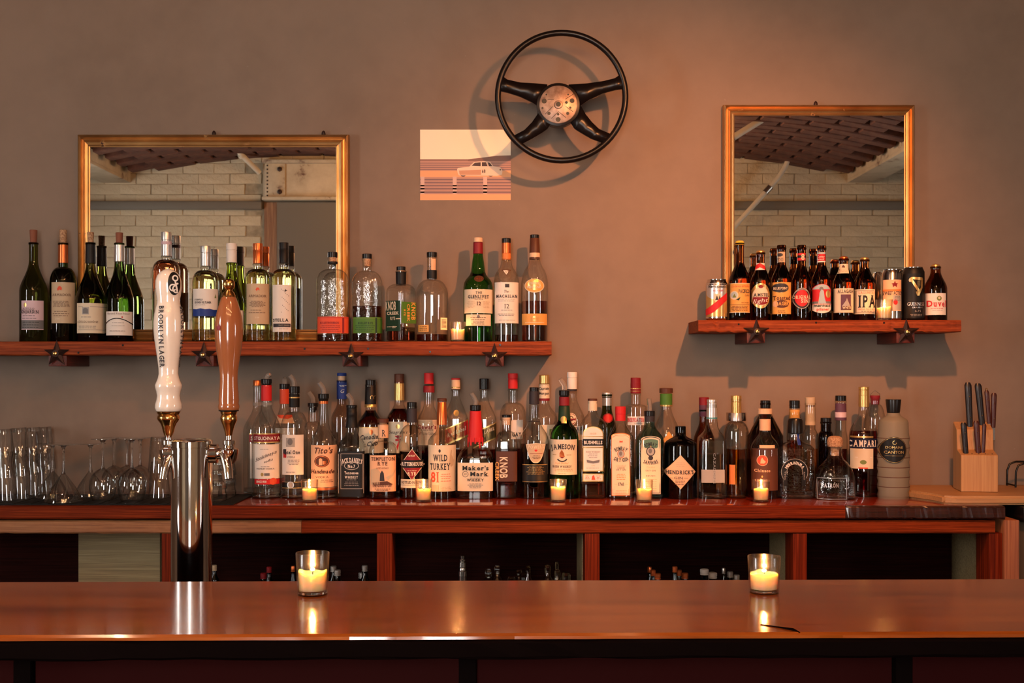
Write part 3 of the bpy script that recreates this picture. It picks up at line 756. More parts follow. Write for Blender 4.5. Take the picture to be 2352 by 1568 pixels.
def bottle(label, cx, Y, zs, rb, ysh, ynk, rn, ytop, style='slope', glass=None, n=2, liquid=None, caps=(), labels=(), group=None, ry=1.0, rot=0.0,
           prof=None, flatlab=False, name='bottle', cat='bottle', pour=None, seg=40, tilt=0.0):
    glass = glass or M_CLEAR
    yb = HOR - (zs - ZC) * F / Y
    pr = prof if prof else dense_prof(rb, yb, ysh, ynk, rn, ytop, style)
    B = Body(cx, Y, zs, pr, n, Z(ynk, Y), ry, rot)
    root = thing(name, label, cat, (X(cx, Y), Y, zs), group)
    if flatlab: B.R0, B.R = B.R, (lambda z, B=B: B.rb + .0006)
    gp = B.prof; exps = [B.ex(z, r) for z, r in gp]
    g = lathe('glass', gp, glass, root, seg, exps, ry=ry, sharp=60); g.rotation_euler.z = rot
    if liquid:
        yl, lm = liquid; zl = Z(yl, Y) - zs; lp = []
        z0 = min(.006, zl * .3)
        zz = sorted([z0] + [z for z, r in gp if z0 + .002 < z < zl - .001] + [zl])
        for z in zz: lp.append((z, max(.002, B.R(z) * .955 - .0006)))
        lp = [(z0 - .002, lp[0][1] * .9)] + lp
        l = lathe('liquid', lp, lm, root, seg, [B.ex(z, r) for z, r in lp], ry=ry, sharp=50); l.rotation_euler.z = rot
    k = Y / F
    for nm, pts, m in caps:
        lathe(nm, [(Z(y, Y) - zs, r * k) for y, r in pts], P(m), root, 32)
    if pour:
        yc0, yc1, rc, hs, d = pour          # collar top, collar bottom, collar radius, spout top, lean
        lathe('pourer_collar', [(Z(yc1 + 8, Y) - zs, rn * .8 * k), (Z(yc1, Y) - zs, rn * .9 * k), (Z(yc1 - .5, Y) - zs, rc * k), (Z(yc0 + 1, Y) - zs, rc * k), (Z(yc0, Y) - zs, rc * .92 * k)], M_BLACK, root, 32)
        z0 = Z(yc0, Y) - zs; z1 = Z(hs, Y) - zs; hm = z0 + (z1 - z0) * .5
        tube('pourer_spout', [(0, 0, z0 - .004), (0, 0, hm - .004), (d * .003, -.001, hm + .003), (d * .012, -.004, z1)], [.0072, .0070, .0070, .0062], M_SPOUT, root, 14)
    add_labels(B, root, labels)
    STORE[label] = (root, B)
    return root, B
def cap(y1, y0, r, m, nm='cap', r0=None): # plain closure, px rows y1 (top) to y0 (bottom)
    r0 = r0 or r
    return (nm, [(y0, r0), (y1 + 1.2, r), (y1 + .2, r * .93), (y1, r * .6)], m)
def ring(y1, y0, r, m, nm='neck_ring', r0=None):
    r0 = r0 or r
    return (nm, [(y0, r0 - .3), (y0 - .4, r0), (y1 + .4, r), (y1, r - .3)], m)
def corkp(y1, y0, r, m=None): return ('cork', [(y0 + 4, r * .84), (y0, r * .86), (y1 + 1, r), (y1, r * .9)], m or M_CORK)
def screw(y1, y0, r, m): # wine screw cap with knurl lines
    a = y1 + (y0 - y1) * .34
    return ('screw_cap', [(y0, r * .99), (a + 2, r), (a + 1.2, r * .95), (a, r * .95), (a - .8, r * 1.03), (y1 + 2, r * 1.03), (y1 + .3, r), (y1, r * .8)], m)
GW, GB, GF_, GR = 'wine bottles on the long shelf', 'beers on the short shelf', 'front row of liquor bottles on the counter', 'back row of liquor bottles on the counter'
GS = 'whiskey bottles on the long shelf'
S = YSH
# ---------------------------------------------------------------- long shelf, left to right
bottle('dark olive wine bottle with half-pulled cork and pink label, first on the long shelf', 77, S, ZSL, 31, 668, 596, 10, 557, 'burg', M_OLIVE, caps=[corkp(528, 557, 8.6, M_DKCORK)],
       labels=[('rect', 49, 690, 95, 757, 'pink', [('R', 49, 735, 95, 755, 'grey'), ('O', 59, 700, 3.5, 5, 'gold'), ('T', 'CASTILLO', 64, 709, 4.5, 32, 'ink', 's'), ('T', 'MONJARDIN', 66, 716, 7, 44, 'ink', 'bs'), ('L', 52, 725, 84, 731, 2, 'ink'), ('L', 52, 740, 90, 752, 3, 'black')])], group=GW)
bottle('dark red wine bottle with copper capsule and tall tan label, corked', 145, S, ZSL, 29.5, 650, 614, 10.5, 558, 'round', M_DKGREEN, caps=[corkp(528, 558, 8.6), ring(560, 604, 10.8, 'copper', 'capsule', 11.4)],
       labels=[('rect', 118, 648, 168, 742, 'tan', [('P', [(133, 664), (136, 658), (140, 657), (144, 661), (143, 667), (138, 665), (135, 668)], 'orred'), ('T', 'ARMADOR', 141, 677, 5.5, 40, 'brown', 's'), ('L', 122, 692, 160, 704, 5, 'brown'), ('L', 122, 715, 158, 725, 3, 'brown'), ('T', '2010', 134, 732, 4, 11, 'cream')])], group=GW)
bottle('corked olive wine bottle with black capsule and cream crest label', 208, S, ZSL, 34, 690, 606, 10.5, 557, 'burg', M_OLIVE, caps=[corkp(533, 557, 7.8), ring(558, 605, 10.9, 'black', 'capsule', 11.8)],
       labels=[('rect', 176, 696, 238, 765, 'cream', [('R', 180, 704, 192, 705, 'grey'), ('R', 208, 704, 234, 705, 'grey'), ('R', 190, 705, 206, 722, 'lgrey'), ('S', 'arch', 192, 707, 204, 720, 'grey'), ('T', 'CÔTES DU RHÔNE', 201, 739, 4.6, 46, 'brown', 's'), ('L', 184, 728, 214, 729, 1, 'grey'), ('L', 180, 749, 222, 753, 2, 'grey'), ('R', 180, 757, 234, 757.8, 'grey')])], group=GW)
bottle('corked green wine bottle with silver capsule and white label with black arc', 274, S, ZSL, 32.5, 690, 602, 10.5, 558, 'burg', M_DKGREEN, caps=[corkp(534, 559, 8.4, M_DKCORK), ring(560, 601, 10.9, 'silver', 'capsule', 11.8)],
       labels=[('rect', 243, 715, 302, 770, 'white', [('T', 'Natural Pinot Noir', 271, 720, 4, 48, 'brown', 's'), ('A', 270, 768, 37, 25, 145, 2, 'black'), ('O', 281, 728, 1.6, 1.6, 'red'), ('L', 254, 741, 290, 748, 2, 'lgrey'), ('T', 'CERVANTES DE LEIVA', 270, 760, 2.6, 34, 'brown')])], group=GW)
bottle('rosé wine bottle with silver screw cap, partly behind the white tap handle', 382, S, ZSL, 31, 622, 597, 11, 588, 'round', M_CLEAR, liquid=(596, M_ROSE), caps=[screw(533, 588, 11.6, 'silver'), ring(555, 562, 12, 'pink')],
       labels=[('rect', 354, 664, 410, 735, 'tan', [('L', 360, 676, 404, 725, 8, 'brown')])], group=GW)
bottle('clear white wine bottle with steel screw cap and white and blue label', 472, S, ZSL, 30.5, 650, 621, 10.5, 612, 'round', M_CLEAR, liquid=(619, M_WINE), caps=[screw(565, 611, 11.4, 'silver')],
       labels=[('rect', 442, 663, 499, 726, 'white', [('P', [(442, 726), (442, 709), (452, 710), (462, 708), (472, 710), (482, 709), (490, 711), (499, 710), (499, 726)], 'blue'), ('T', 'STEINFELD', 457, 688, 3.6, 20, 'ink', 'b'), ('T', 'GRÜNER VELTLINER', 466, 694.5, 4.4, 38, 'ink', 'b'), ('T', '2011 AUSTRIA', 461, 700, 3.2, 24, 'lgrey'), ('P', [(491, 684), (492.5, 674), (494, 684)], 'olive')])], group=GW)
bottle('slim yellow-green wine bottle with white cap behind the brown tap handle', 532, S, ZSL, 29, 706, 612, 11.5, 604, 'burg', M_RIES, caps=[screw(559, 603, 11.8, 'white')],
       labels=[('rect', 520, 712, 556, 768, 'white', [('L', 526, 722, 552, 760, 7, 'grey')])], group=GW)
bottle('white wine bottle with rose-coloured screw cap and tall tan label', 592, S, ZSL, 28.5, 640, 618, 10.5, 606, 'round', M_CLEAR, liquid=(614, M_WINE), caps=[screw(559, 605, 11, 'copper')],
       labels=[('rect', 565, 651, 616, 744, 'tan', [('P', [(588, 665), (591, 660), (596, 661), (597, 667), (592, 665), (591, 669)], 'orred'), ('T', 'ARMADOR', 591, 679.5, 5.6, 40, 'brown', 's'), ('L', 573, 692, 610, 704, 5, 'brown'), ('L', 570, 712, 610, 718, 2, 'brown'), ('T', '2011', 591, 729, 3.4, 10, 'cream')])], group=GW)
bottle('white wine bottle with black screw cap and white star-dotted label', 652, S, ZSL, 28.5, 640, 618, 10.5, 605, 'round', M_CLEAR, liquid=(613, M_WINE), caps=[screw(557, 604, 11, 'black')],
       labels=[('rect', 625, 654, 668, 762, 'white', [('T', 'STELLA', 645, 735, 6.4, 37, 'black', 'bs'), ('R', 627, 743, 667, 751, 'ink'), ('T', 'PINOT GRIGIO', 653, 747, 3, 24, 'lgrey'), ('L', 640, 755, 664, 756, 1, 'lgrey')] +
               [('O', 648 + (i * 37 % 17), 664 + i * 3.1, .8, .8, 'ink') for i in range(18)] + [('P', [(657, 663), (658, 666), (661, 667), (658, 668), (657, 671), (656, 668), (653, 667), (656, 666)], 'ink')])], group=GW)
bottle('empty hammered flask-shaped whiskey bottle with red-orange band label', 764, S, ZSL, 37.5, 648, 618, 11, 592, 'round', M_CLEARB, ry=.62, liquid=(768, M_DKWHIS), caps=[('cork', [(606, 8), (592, 9.5), (590, 9.5)], M_CORK), cap(579, 591, 11.3, M_BLACK), ring(601, 606, 11.7, 'black')],
       labels=[('rect', 728, 727, 801, 765, 'orred', [('R', 728, 729, 801, 730, 'dred'), ('T', 'BULLEIT BOURBON', 757, 741, 4.6, 44, 'dred', 'bs'), ('L', 735, 748, 785, 760, 4, 'dred'), ('R', 786, 729, 790, 764, 'dred')])], group=GS)
bottle('half-full hammered flask-shaped whiskey bottle with green band label', 843, S, ZSL, 35.5, 655, 622, 11.2, 593, 'round', M_CLEARB, ry=.62, liquid=(703, M_DKWHIS), caps=[('cork', [(612, 8), (595, 9.5), (593, 9.5)], M_CORK), cap(583, 594, 11.4, M_BLACK)],
       labels=[('rect', 810, 728, 877, 765, 'green', [('R', 810, 730, 877, 731, 'olive'), ('T', 'BULLEIT RYE', 840, 742, 4.6, 34, 'dgreen', 'bs'), ('L', 815, 748, 862, 760, 4, 'dgreen'), ('R', 862, 730, 866, 764, 'dgreen')])], group=GS)
KC = math.radians(50)
bottle('square whiskey bottle turned corner-on with two dark green-black labels', 921, S - .03, ZSL, 27, 674, 652, 11.5, 622, 'round', M_CLEAR, n=7, rot=KC, liquid=(752, M_DKWHIS), caps=[('cork', [(628, 9), (620, 9.4), (618, 9.4)], M_CORK), cap(612, 621, 10.6, M_BLACK), ring(624, 655, 12.2, 'black', 'neck_wrap', 11.6)],
       labels=[('rect', -24, 690, 24, 760, 'dgreen', [('T', 'KNOB', -5, 702, 19, 34, 'cream', 'b'), ('T', 'CREEK', 2, 719, 7, 38, 'cream', 'b'), ('T', 'RYE', 2, 731, 7, 15, 'cream', 'b'), ('R', 11, 731, 24, 733, 'cream'), ('L', -20, 750, 18, 751, 1, 'cream'), ('T', '100', 6, 751, 5, 10, 'cream')], -math.radians(40)),
               ('rect', -24, 693, 25, 742, 'green', [('T', 'KNOB', 12, 714, 13, 40, 'amber', 'bd'), ('T', 'CREEK', -4, 718, 8, 40, 'amber', 'bd'), ('T', 'RYE', -16, 718, 5, 14, 'amber', 'bd')], KC)], group=GS)
bottle('near-empty round-shouldered bottle with long black neck seal beside a candle', 992, S, ZSL, 37.5, 680, 642, 11, 588, 'round', M_CLEAR, liquid=(768, M_DKWHIS), caps=[('cork', [(612, 9), (592, 9.4), (590, 9.4)], M_CORK), cap(579, 591, 12, M_BLACK), ('neck_seal', [(640, 11.6), (621, 11.6), (620.5, 11.2)], 'black')],
       labels=[('rect', 1012, 729, 1026, 757, 'cream', [('R', 1014, 733 + 3 * 0, 1024, 734, 'brown')] + [('R', 1014, 733 + 3 * i, 1024, 734.5 + 3 * i, 'brown') for i in range(7)], 0, 'barcode_label'), ('rect', 960, 746, 985, 762, 'amber', [('L', 963, 750, 982, 758, 3, 'brown')]), ('rect', 989, 592, 999, 618, 'peach', [], 0, 'tax_strip')], group=GS)
bottle('emerald green whisky bottle with wooden cap and two cream labels', 1098, S, ZSL, 33.5, 658, 588, 11, 556, 'soft', M_GREEN, prof=[(786, 31), (785, 33), (782, 33), (668, 34), (660, 34), (650, 32.5), (643, 29), (637, 24), (631, 19), (624, 16.5), (612, 15), (600, 13.5), (588, 11.5), (572, 10.6), (560, 10.6), (556, 10.6)],
       liquid=None, caps=[cap(546, 556, 10.6, 'skin', 'wooden_cap'), ring(557, 583, 11, 'dred', 'capsule', 11.6)],
       labels=[('rect', 1066, 664, 1131, 719, 'cream', [('T', 'THE', 1100, 672, 6, 15, 'ink', 's'), ('T', 'GLENLIVET', 1099, 681, 7.4, 48, 'ink', 'bs'), ('T', '12', 1100, 697, 8, 10, 'brown', 'bs'), ('L', 1072, 693, 1092, 706, 5, 'tan'), ('L', 1108, 693, 1126, 706, 5, 'tan'), ('L', 1086, 687, 1114, 688, 1, 'brown')]),
               ('rect', 1070, 722, 1127, 748, 'cream', [('O', 1099, 727, 3.4, 3.8, 'grey'), ('L', 1076, 729, 1122, 734, 2, 'brown'), ('T', 'George Smith', 1099, 739, 4, 26, 'ink', 'i'), ('L', 1082, 744, 1116, 745, 1, 'brown')]),
               ('oval', 1089, 632, 1111, 647, 'brown', [('T', '1824', 1100, 639.5, 4, 13, 'copper')])], group=GS)
bottle('clear whisky bottle with copper neck foil and white label, nearly empty', 1163, S, ZSL, 28.5, 648, 606, 9.6, 560, 'slope', M_CLEAR, prof=[(786, 26), (785, 28), (782, 28), (650, 29), (640, 28.5), (630, 25.5), (621, 20), (614, 15), (606, 12.5), (598, 11.6), (590, 10), (562, 9.8), (558, 9.8)],
       liquid=(769, M_DKWHIS), caps=[cap(547, 558, 10.6, M_BLACK), ring(558, 582, 10.4, 'copper', 'capsule', 10.6), ring(582, 597, 10.6, 'orange', 'neck_band', 10.8)],
       labels=[('rect', 1136, 648, 1191, 742, 'white', [('S', 'rect', 1160, 652, 1170, 660, 'ink'), ('T', 'The', 1163, 669, 6, 11, 'ink', 'i'), ('T', 'MACALLAN', 1164, 680, 6.4, 49, 'ink', 'bs'), ('L', 1142, 687, 1184, 691, 2, 'lgrey'), ('T', '12', 1164, 703, 10, 11, 'ink', 's'), ('L', 1150, 712, 1178, 713, 1, 'grey'), ('L', 1142, 721, 1184, 724, 2, 'grey'), ('L', 1142, 735, 1188, 736, 1, 'lgrey')]),
               ('rect', 1153, 619, 1173, 621, 'brown', [('P', [(1153, 619), (1173, 619), (1163, 633)], 'brown'), ('P', [(1155, 620), (1171, 620), (1163, 631)], 'white'), ('T', '12', 1163, 623.5, 3.6, 5, 'brown')])], group=GS)
bottle('tall clear cognac bottle with brown neck foil and orange oval emblem', 1228, S, ZSL, 31, 640, 606, 12, 548, 'soft', M_CLEAR, prof=[(786, 29), (785, 31), (780, 30), (692, 31.5), (650, 31), (636, 29), (622, 24), (612, 18), (604, 14), (596, 12.5), (570, 11), (552, 10.6), (549, 10.6)],
       liquid=(692, M_WHISKY), caps=[cap(539, 547, 10.6, M_BLACK), ring(547, 581, 10.8, 'brown', 'capsule', 12), ring(581, 591, 12.2, 'skin', 'neck_band', 12.4), ring(591, 596, 12.2, 'brown', 'neck_band')],
       labels=[('oval', 1205, 640, 1250, 672, 'gold', [('F', 'oval', 1205, 640, 1250, 672, 1.6, 'cream', 'amber'), ('T', 'PIERRE', 1227, 650.5, 5.4, 24, 'cream', 'b'), ('T', 'FERRAND', 1227, 659, 5.4, 33, 'cream', 'b')]),
               ('rect', 1199, 720, 1257, 746, 'amber', [('T', 'AMBRE', 1229, 728, 4.4, 22, 'gold', 'b'), ('T', 'COGNAC', 1229, 735, 4.4, 20, 'gold', 'b'), ('R', 1206, 740, 1250, 741, 'cream')])], group=GS)
# ---------------------------------------------------------------- short shelf: beers
def can(label, cx, r, ytop, base_mat, labels, Y=S, zs=ZSR):
    root = thing('beer_can', label, 'can', (X(cx, Y), Y, zs), GB); k = Y / F
    yb = HOR - (zs - ZC) * F / Y
    B = Body(cx, Y, zs, [(yb, r * .78), (yb - 4, r * .9), (yb - 7, r), (ytop + 11, r), (ytop + 4, r * .88), (ytop + 1.5, r * .84)], 2, None, 1.0, 0)
    lathe('can_body', [(0, B.prof[0][1])] + B.prof, base_mat, root, 40)
    zt = Z(ytop, Y) - zs
    vv, ff = lathe_data([(zt - .003, r * .84 * k), (zt, r * .85 * k), (zt, r * .80 * k), (zt - .004, r * .78 * k)], 40)
    mesh('lid', vv, ff[:-2] + [tuple(range(3 * 40, 4 * 40))], M_ALU, root, True, 30)
    pt = box('pull_tab', -.006, .006, -.016, .006, zt - .0035, zt - .002, M_ALU, root, .0006)
    add_labels(B, root, labels); return root
can('beer can with gold sides, white top and diagonal red stripe', 1646, 25, 642, M_ALU, [('rect', 1622, 661, 1671, 727, 'gold', [('S', 'cupbot', 1625, 650, 1669, 688, 'silver'), ('P', [(1622, 722), (1622, 711), (1671, 671), (1671, 688), (1640, 716), (1624, 724)], 'red'), ('T', 'Narragansett', 1648, 657.5, 6, 40, 'ink', 'bi'), ('T', 'LAGER BEER', 1648, 667.5, 3.4, 26, 'red'), ('R', 1640, 675, 1656, 691, 'cream'), ('P', [(1642, 689), (1646, 678), (1650, 689)], 'ink'), ('P', [(1650, 688), (1652, 677), (1655, 688)], 'ink')])])
def beer(label, cx, r, ytop, labels, capm='brown', neck=None, ysh=650, ynk=None, rn=9.2, style='slope'):
    ynk = ynk or ytop + 22
    caps = [('crown_cap', [(ytop + 9, 11), (ytop + 6.5, 10.4), (ytop + 2, 9.6), (ytop, 7)], capm)] if capm else []
    root, B = bottle(label, cx, S, ZSR, r, ysh, ynk, rn, ytop + 5, style, M_AMBER, caps=caps, labels=labels, group=GB, name='beer_bottle', seg=32)
    if not capm: lathe('lip', [(Z(ytop + 12, S) - ZSR, 10.4 * S / F), (Z(ytop + 3, S) - ZSR, 10.6 * S / F), (Z(ytop, S) - ZSR, 9.5 * S / F)], M_AMBER, root, 24)
    return root
beer('tallest brown beer bottle, yellow crown cap and yellow-orange label', 1699, 24.5, 553, [('rect', 1676, 650, 1723, 718, 'amber', [('T', 'La Cerveza del Pacifico', 1702, 657, 4.6, 40, 'red', 'i'), ('O', 1687, 678, 8.5, 10, 'cream'), ('O', 1687, 677, 6, 7.5, 'sky'), ('P', [(1683, 683), (1687, 674), (1691, 683)], 'olive'), ('P', [(1690, 688), (1700, 682), (1697, 690)], 'dgreen'), ('T', 'PACIFICO', 1709, 668.5, 8, 26, 'ink', 'b'), ('T', 'CLARA', 1716, 678, 4.6, 11, 'brown'), ('T', 'MEXICAN BEER', 1711, 695, 2.8, 18, 'brown'), ('R', 1677, 699, 1722, 699.8, 'brown'), ('L', 1680, 703, 1720, 713, 4, 'brown'), ('R', 1676, 716.6, 1723, 718, 'cream'), ('R', 1676, 650, 1723, 651.2, 'cream')])], 'yellow', ysh=646, ynk=600, rn=9.6)
beer('squat-necked brown beer bottle with round gold and red label', 1747, 22.5, 575, [('oval', 1726, 650, 1769, 708, 'gold', [('O', 1747.5, 680, 18, 22, 'cream'), ('S', 'cupbot', 1731, 682, 1764, 700, 'dred'), ('T', 'AMSTEL', 1749, 677, 7, 36, 'ink', 'bs'), ('T', 'light', 1748, 690, 9, 32, 'white', 'i', 0, .12), ('O', 1747, 658, 5, 4, 'dred')]), ('rect', 1734, 603, 1759, 619, 'white', [('P', [(1734, 610), (1747, 603), (1760, 610), (1760, 619), (1747, 613), (1734, 619)], 'red'), ('O', 1747, 607, 3, 2.5, 'gold')], 0, 'neck_label')], 'gold', ysh=650, ynk=606, rn=9.8)
beer('brown beer bottle with orange label under a dark oval', 1795, 23, 563, [('rect', 1774, 648, 1818, 721, 'amber', [('O', 1793, 661, 18.5, 11.5, 'dgold'), ('O', 1793, 661, 17.4, 10.4, 'ink'), ('T', 'BLUE POINT', 1793, 662, 5.4, 30, 'cream', 'b'), ('T', 'Toasted', 1796, 684, 9, 38, 'brown', 'bs'), ('O', 1795, 698, 17, 9, 'brown'), ('T', 'LAGER', 1797, 697, 8, 28, 'amber', 'b'), ('O', 1782, 698, 5, 7, 'peach'), ('L', 1784, 714, 1806, 717, 2, 'brown')]), ('rect', 1783, 577, 1806, 601, 'tan', [('O', 1794, 584, 6.5, 4, 'ink'), ('L', 1786, 592, 1803, 598, 3, 'brown')], 0, 'neck_label')], None, ysh=646, ynk=604, rn=10)
beer('brown cider bottle with round red seal label', 1841, 21.5, 563, [('oval', 1823, 661, 1861, 709, 'lgrey', [('O', 1842, 685, 17.6, 22.4, 'ink'), ('O', 1842, 684.5, 15, 19, 'red'), ('T', 'ORIGINAL', 1842, 682, 7, 39, 'cream', 'bs'), ('T', 'SIN', 1848, 691, 7.5, 18, 'cream', 'bs'), ('A', 1842, 685, 20, 40, 140, 1.4, 'lgrey')]), ('rect', 1829, 580, 1853, 598, 'black', [('R', 1829, 580, 1853, 585, 'red'), ('R', 1829, 591, 1853, 597, 'red'), ('T', '8', 1846, 589, 13, 8, 'cream', 'b')], 0, 'neck_label')], None, ysh=648, ynk=606, rn=10)
beer('brown beer bottle with red, blue and white picture label', 1887, 22.5, 564, [('arch', 1867, 652, 1909, 700, 'red', [('S', 'arch', 1869, 653, 1907, 664, 'sky'), ('P', [(1880, 697), (1882, 672), (1886, 664), (1891, 668), (1893, 684), (1897, 697)], 'sky'), ('O', 1886, 663.5, 4.5, 5, 'grey'), ('P', [(1879, 697), (1881, 681), (1888, 677), (1889, 697)], 'skin'), ('O', 1902, 675, 6, 9, 'gold'), ('R', 1867, 692, 1909, 697, 'grey')]), ('cupbot', 1867, 697, 1910, 719, 'white', [('T', 'mermaid', 1889, 701.5, 6, 36, 'dgreen', 'b'), ('T', 'pilsner', 1890, 710, 6, 28, 'orred', 'b')]), ('rect', 1876, 578, 1899, 601, 'red', [('R', 1876, 578, 1899, 582, 'sky'), ('R', 1876, 598, 1899, 601, 'white'), ('T', 'Coney', 1888, 588, 5.4, 17, 'white', 'i'), ('T', 'Island', 1888, 594, 4, 14, 'white', 'i')], 0, 'neck_label')], None, ysh=648, ynk=605, rn=9.8)
beer('shorter brown beer bottle with cream label framing a dark picture', 1938, 24.5, 589, [('rect', 1913, 662, 1961, 718, 'cream', [('T', 'ALLAGASH', 1942, 669, 7.4, 35, 'ink', 'bs'), ('R', 1931, 676, 1954, 712, 'violet'), ('P', [(1933, 703), (1942, 690), (1944, 684), (1947, 692), (1952, 703)], 'lgrey'), ('R', 1934, 702, 1955, 711, 'brown'), ('T', 'WHITE', 1944, 706.5, 5.4, 20, 'cream', 'b'), ('R', 1914, 716, 1960, 717, 'tan')]), ('rect', 1925, 605, 1952, 627, 'cream', [('P', [(1936, 613), (1939, 607), (1943, 610), (1943, 614)], 'brown'), ('L', 1929, 617, 1949, 623, 3, 'tan')], 0, 'neck_label')], 'copper', ysh=654, ynk=610, rn=10.5)
beer('shorter brown beer bottle with big black letters on cream', 1986, 25, 591, [('rect', 1963, 664, 2011, 721, 'cream', [('F', 'rect', 1968, 667, 2009, 718, .8, 'brown', 'cream'), ('T', 'LAGUNITAS', 1991, 672, 5, 36, 'orred', 's'), ('T', 'IPA', 1992, 692, 26, 40, 'black', 'bs'), ('T', 'INDIA PALE ALE', 1991, 710, 3.2, 36, 'orred'), ('L', 1976, 714.5, 2006, 716, 1, 'brown')])], 'gold', ysh=655, ynk=612, rn=10)
can('slim silver and coral beer can behind a candle', 2049, 22.5, 619, M_ALU, [('rect', 2027.5, 642, 2071, 714, 'peach', [('P', [(2054, 644), (2056, 650), (2062, 651), (2057, 654), (2058, 660), (2054, 656), (2050, 660), (2051, 654), (2046, 651), (2052, 650)], 'dred'), ('R', 2027.5, 664, 2071, 669, 'orange'), ('T', 'SWEET ACTION', 2052, 673, 8, 42, 'ink', 'b'), ('R', 2050, 678, 2071, 712, 'lgrey'), ('L', 2052, 681, 2069, 690, 4, 'grey'), ('O', 2056, 694, 5, 6, 'red')])])
can('tall black beer can with a golden harp', 2098, 24.5, 614, P('black'), [('rect', 2075, 628, 2121, 727, 'black', [('P', [(2089, 639), (2093, 636), (2118, 637), (2120, 641), (2119, 645), (2108, 643), (2096, 641), (2093, 648)], 'gold'), ('P', [(2091, 644), (2096, 643), (2111, 666), (2107, 671)], 'gold'), ('P', [(2115, 645), (2119.5, 645), (2119, 660), (2110, 679), (2105, 678), (2114, 660)], 'gold'), ('P', [(2102, 670), (2108, 668), (2110, 679), (2105, 679)], 'gold'), ('R', 2106, 645, 2106.6, 660, 'gold'), ('R', 2109, 645, 2109.6, 660, 'gold'), ('R', 2112, 645, 2112.6, 656, 'gold'), ('O', 2090.5, 643, 2.5, 4, 'cream'), ('T', 'GUINNESS', 2104, 698, 7.4, 38, 'silver', 's'), ('T', 'DRAUGHT', 2107, 706, 3.2, 24, 'silver'), ('T', '6.75', 2107, 714, 4.6, 14, 'lgrey'), ('L', 2090, 722, 2118, 725, 2, 'lgrey')])])
beer('stubby dark beer bottle with white label and red blackletter word, last on the short shelf', 2149, 25.5, 607, [('rect', 2125, 673, 2173, 723, 'white', [('O', 2156, 685, 5.5, 5.5, 'olive'), ('O', 2156, 684, 2.6, 3, 'cream'), ('T', 'Duvel', 2153, 697, 13.5, 42, 'red', 'bs'), ('L', 2136, 708, 2170, 709, 1, 'red'), ('L', 2140, 713, 2168, 714, 1, 'lgrey')])], 'gold', ysh=664, ynk=622, rn=11, style='slope')
# ---------------------------------------------------------------- back counter
C1, C2 = 3.422, 3.525      # rows
def fr(label, cx, rb, ysh, ynk, rn, ytop, style='slope', **k): return bottle(label, cx, C1, ZCT, rb, ysh, ynk, rn, ytop, style, group=GF_, **k)
def bk(label, cx, rb, ysh, ynk, rn, ytop, style='slope', **k): return bottle(label, cx, C2, ZCT, rb, ysh, ynk, rn, ytop, style, group=GR, **k)
fr('vodka bottle with red lettered band, red neck label and clear pourer', 612, 33, 985, 928, 11.5, 882, pour=(870, 881, 12.4, 860, 1), liquid=(1118, M_CLRLIQ),
   caps=[ring(884, 920, 12, 'red', 'neck_label'), ring(924, 930, 12.6, M_SPOUT)],
   labels=[('rect', 582, 995, 643, 1017, 'dred', [('R', 582, 995, 643, 997, 'gold'), ('R', 582, 1014, 643, 1017, 'gold'), ('T', 'STOLICHNAYA', 612, 1006, 7.6, 56, 'white', 'b')]),
           ('rect', 584, 1020, 641, 1099, 'white', [('T', 'Stolichnaya', 611, 1046, 8, 47, 'ink', 'i', 0, .42), ('T', 'vodka', 617, 1057, 6, 20, 'ink', 'i', 0, .35), ('L', 597, 1031, 621, 1032, 1, 'lgrey'), ('T', 'PREMIUM VODKA', 610, 1076, 3.6, 40, 'ink'), ('L', 600, 1071, 622, 1072, 1, 'grey'), ('O', 603, 1089, 3.5, 4, 'gold'), ('R', 608, 1086, 620, 1092, 'grey')]),
           ('rect', 584, 1100, 641, 1112, 'red', [('T', 'SINCE 1938', 601, 1105.5, 4.6, 24, 'white', 'b'), ('O', 627, 1105, 7, 8, 'orred')])])
bk('tall clear bottle with copper stopper standing behind the red-banded vodka', 591, 32, 990, 932, 9.5, 884, caps=[cap(873, 885, 9.2, 'copper'), ring(924, 931, 10.4, M_SPOUT)], liquid=(1120, M_CLRLIQ),
   labels=[('rect', 573, 995, 612, 1015, 'dred', [('R', 573, 995, 612, 997, 'gold'), ('T', 'S', 580, 1006, 9, 6, 'white', 'b')]), ('rect', 575, 1018, 612, 1098, 'white', [])])
fr('square-shouldered vodka bottle with white label and black neck seal', 676, 30, 982, 945, 11.5, 900, 'round', pour=(887, 903, 12.4, 862, -1), liquid=(1116, M_CLRLIQ),
   caps=[ring(905, 935, 12.2, 'black', 'neck_seal'), ring(911, 914, 12.5, 'gold')],
   labels=[('rect', 647, 998, 696, 1090, 'white', [('R', 657, 1005, 678, 1026, 'lgrey'), ('O', 667, 1014, 6, 8, 'grey'), ('S', 'rect', 650, 1031, 658, 1051, 'red'), ('P', [(650, 1031), (658, 1031), (656, 1045), (652, 1040)], 'ink'), ('T', 'Ketel One', 669, 1038, 8.4, 40, 'ink', 'bs'), ('T', 'VODKA', 669, 1049, 4.6, 19, 'ink', 's'), ('L', 660, 1056, 690, 1066, 4, 'grey'), ('T', 'IMPORTED', 668, 1084, 3, 21, 'ink')]),
           ('rect', 647, 1106, 703, 1121, 'black', [('R', 647, 1106, 703, 1107, 'gold'), ('R', 647, 1119.5, 703, 1121, 'gold'), ('O', 668, 1113, 8, 8, 'silver'), ('O', 668, 1113, 6, 6, 'lgrey')])])
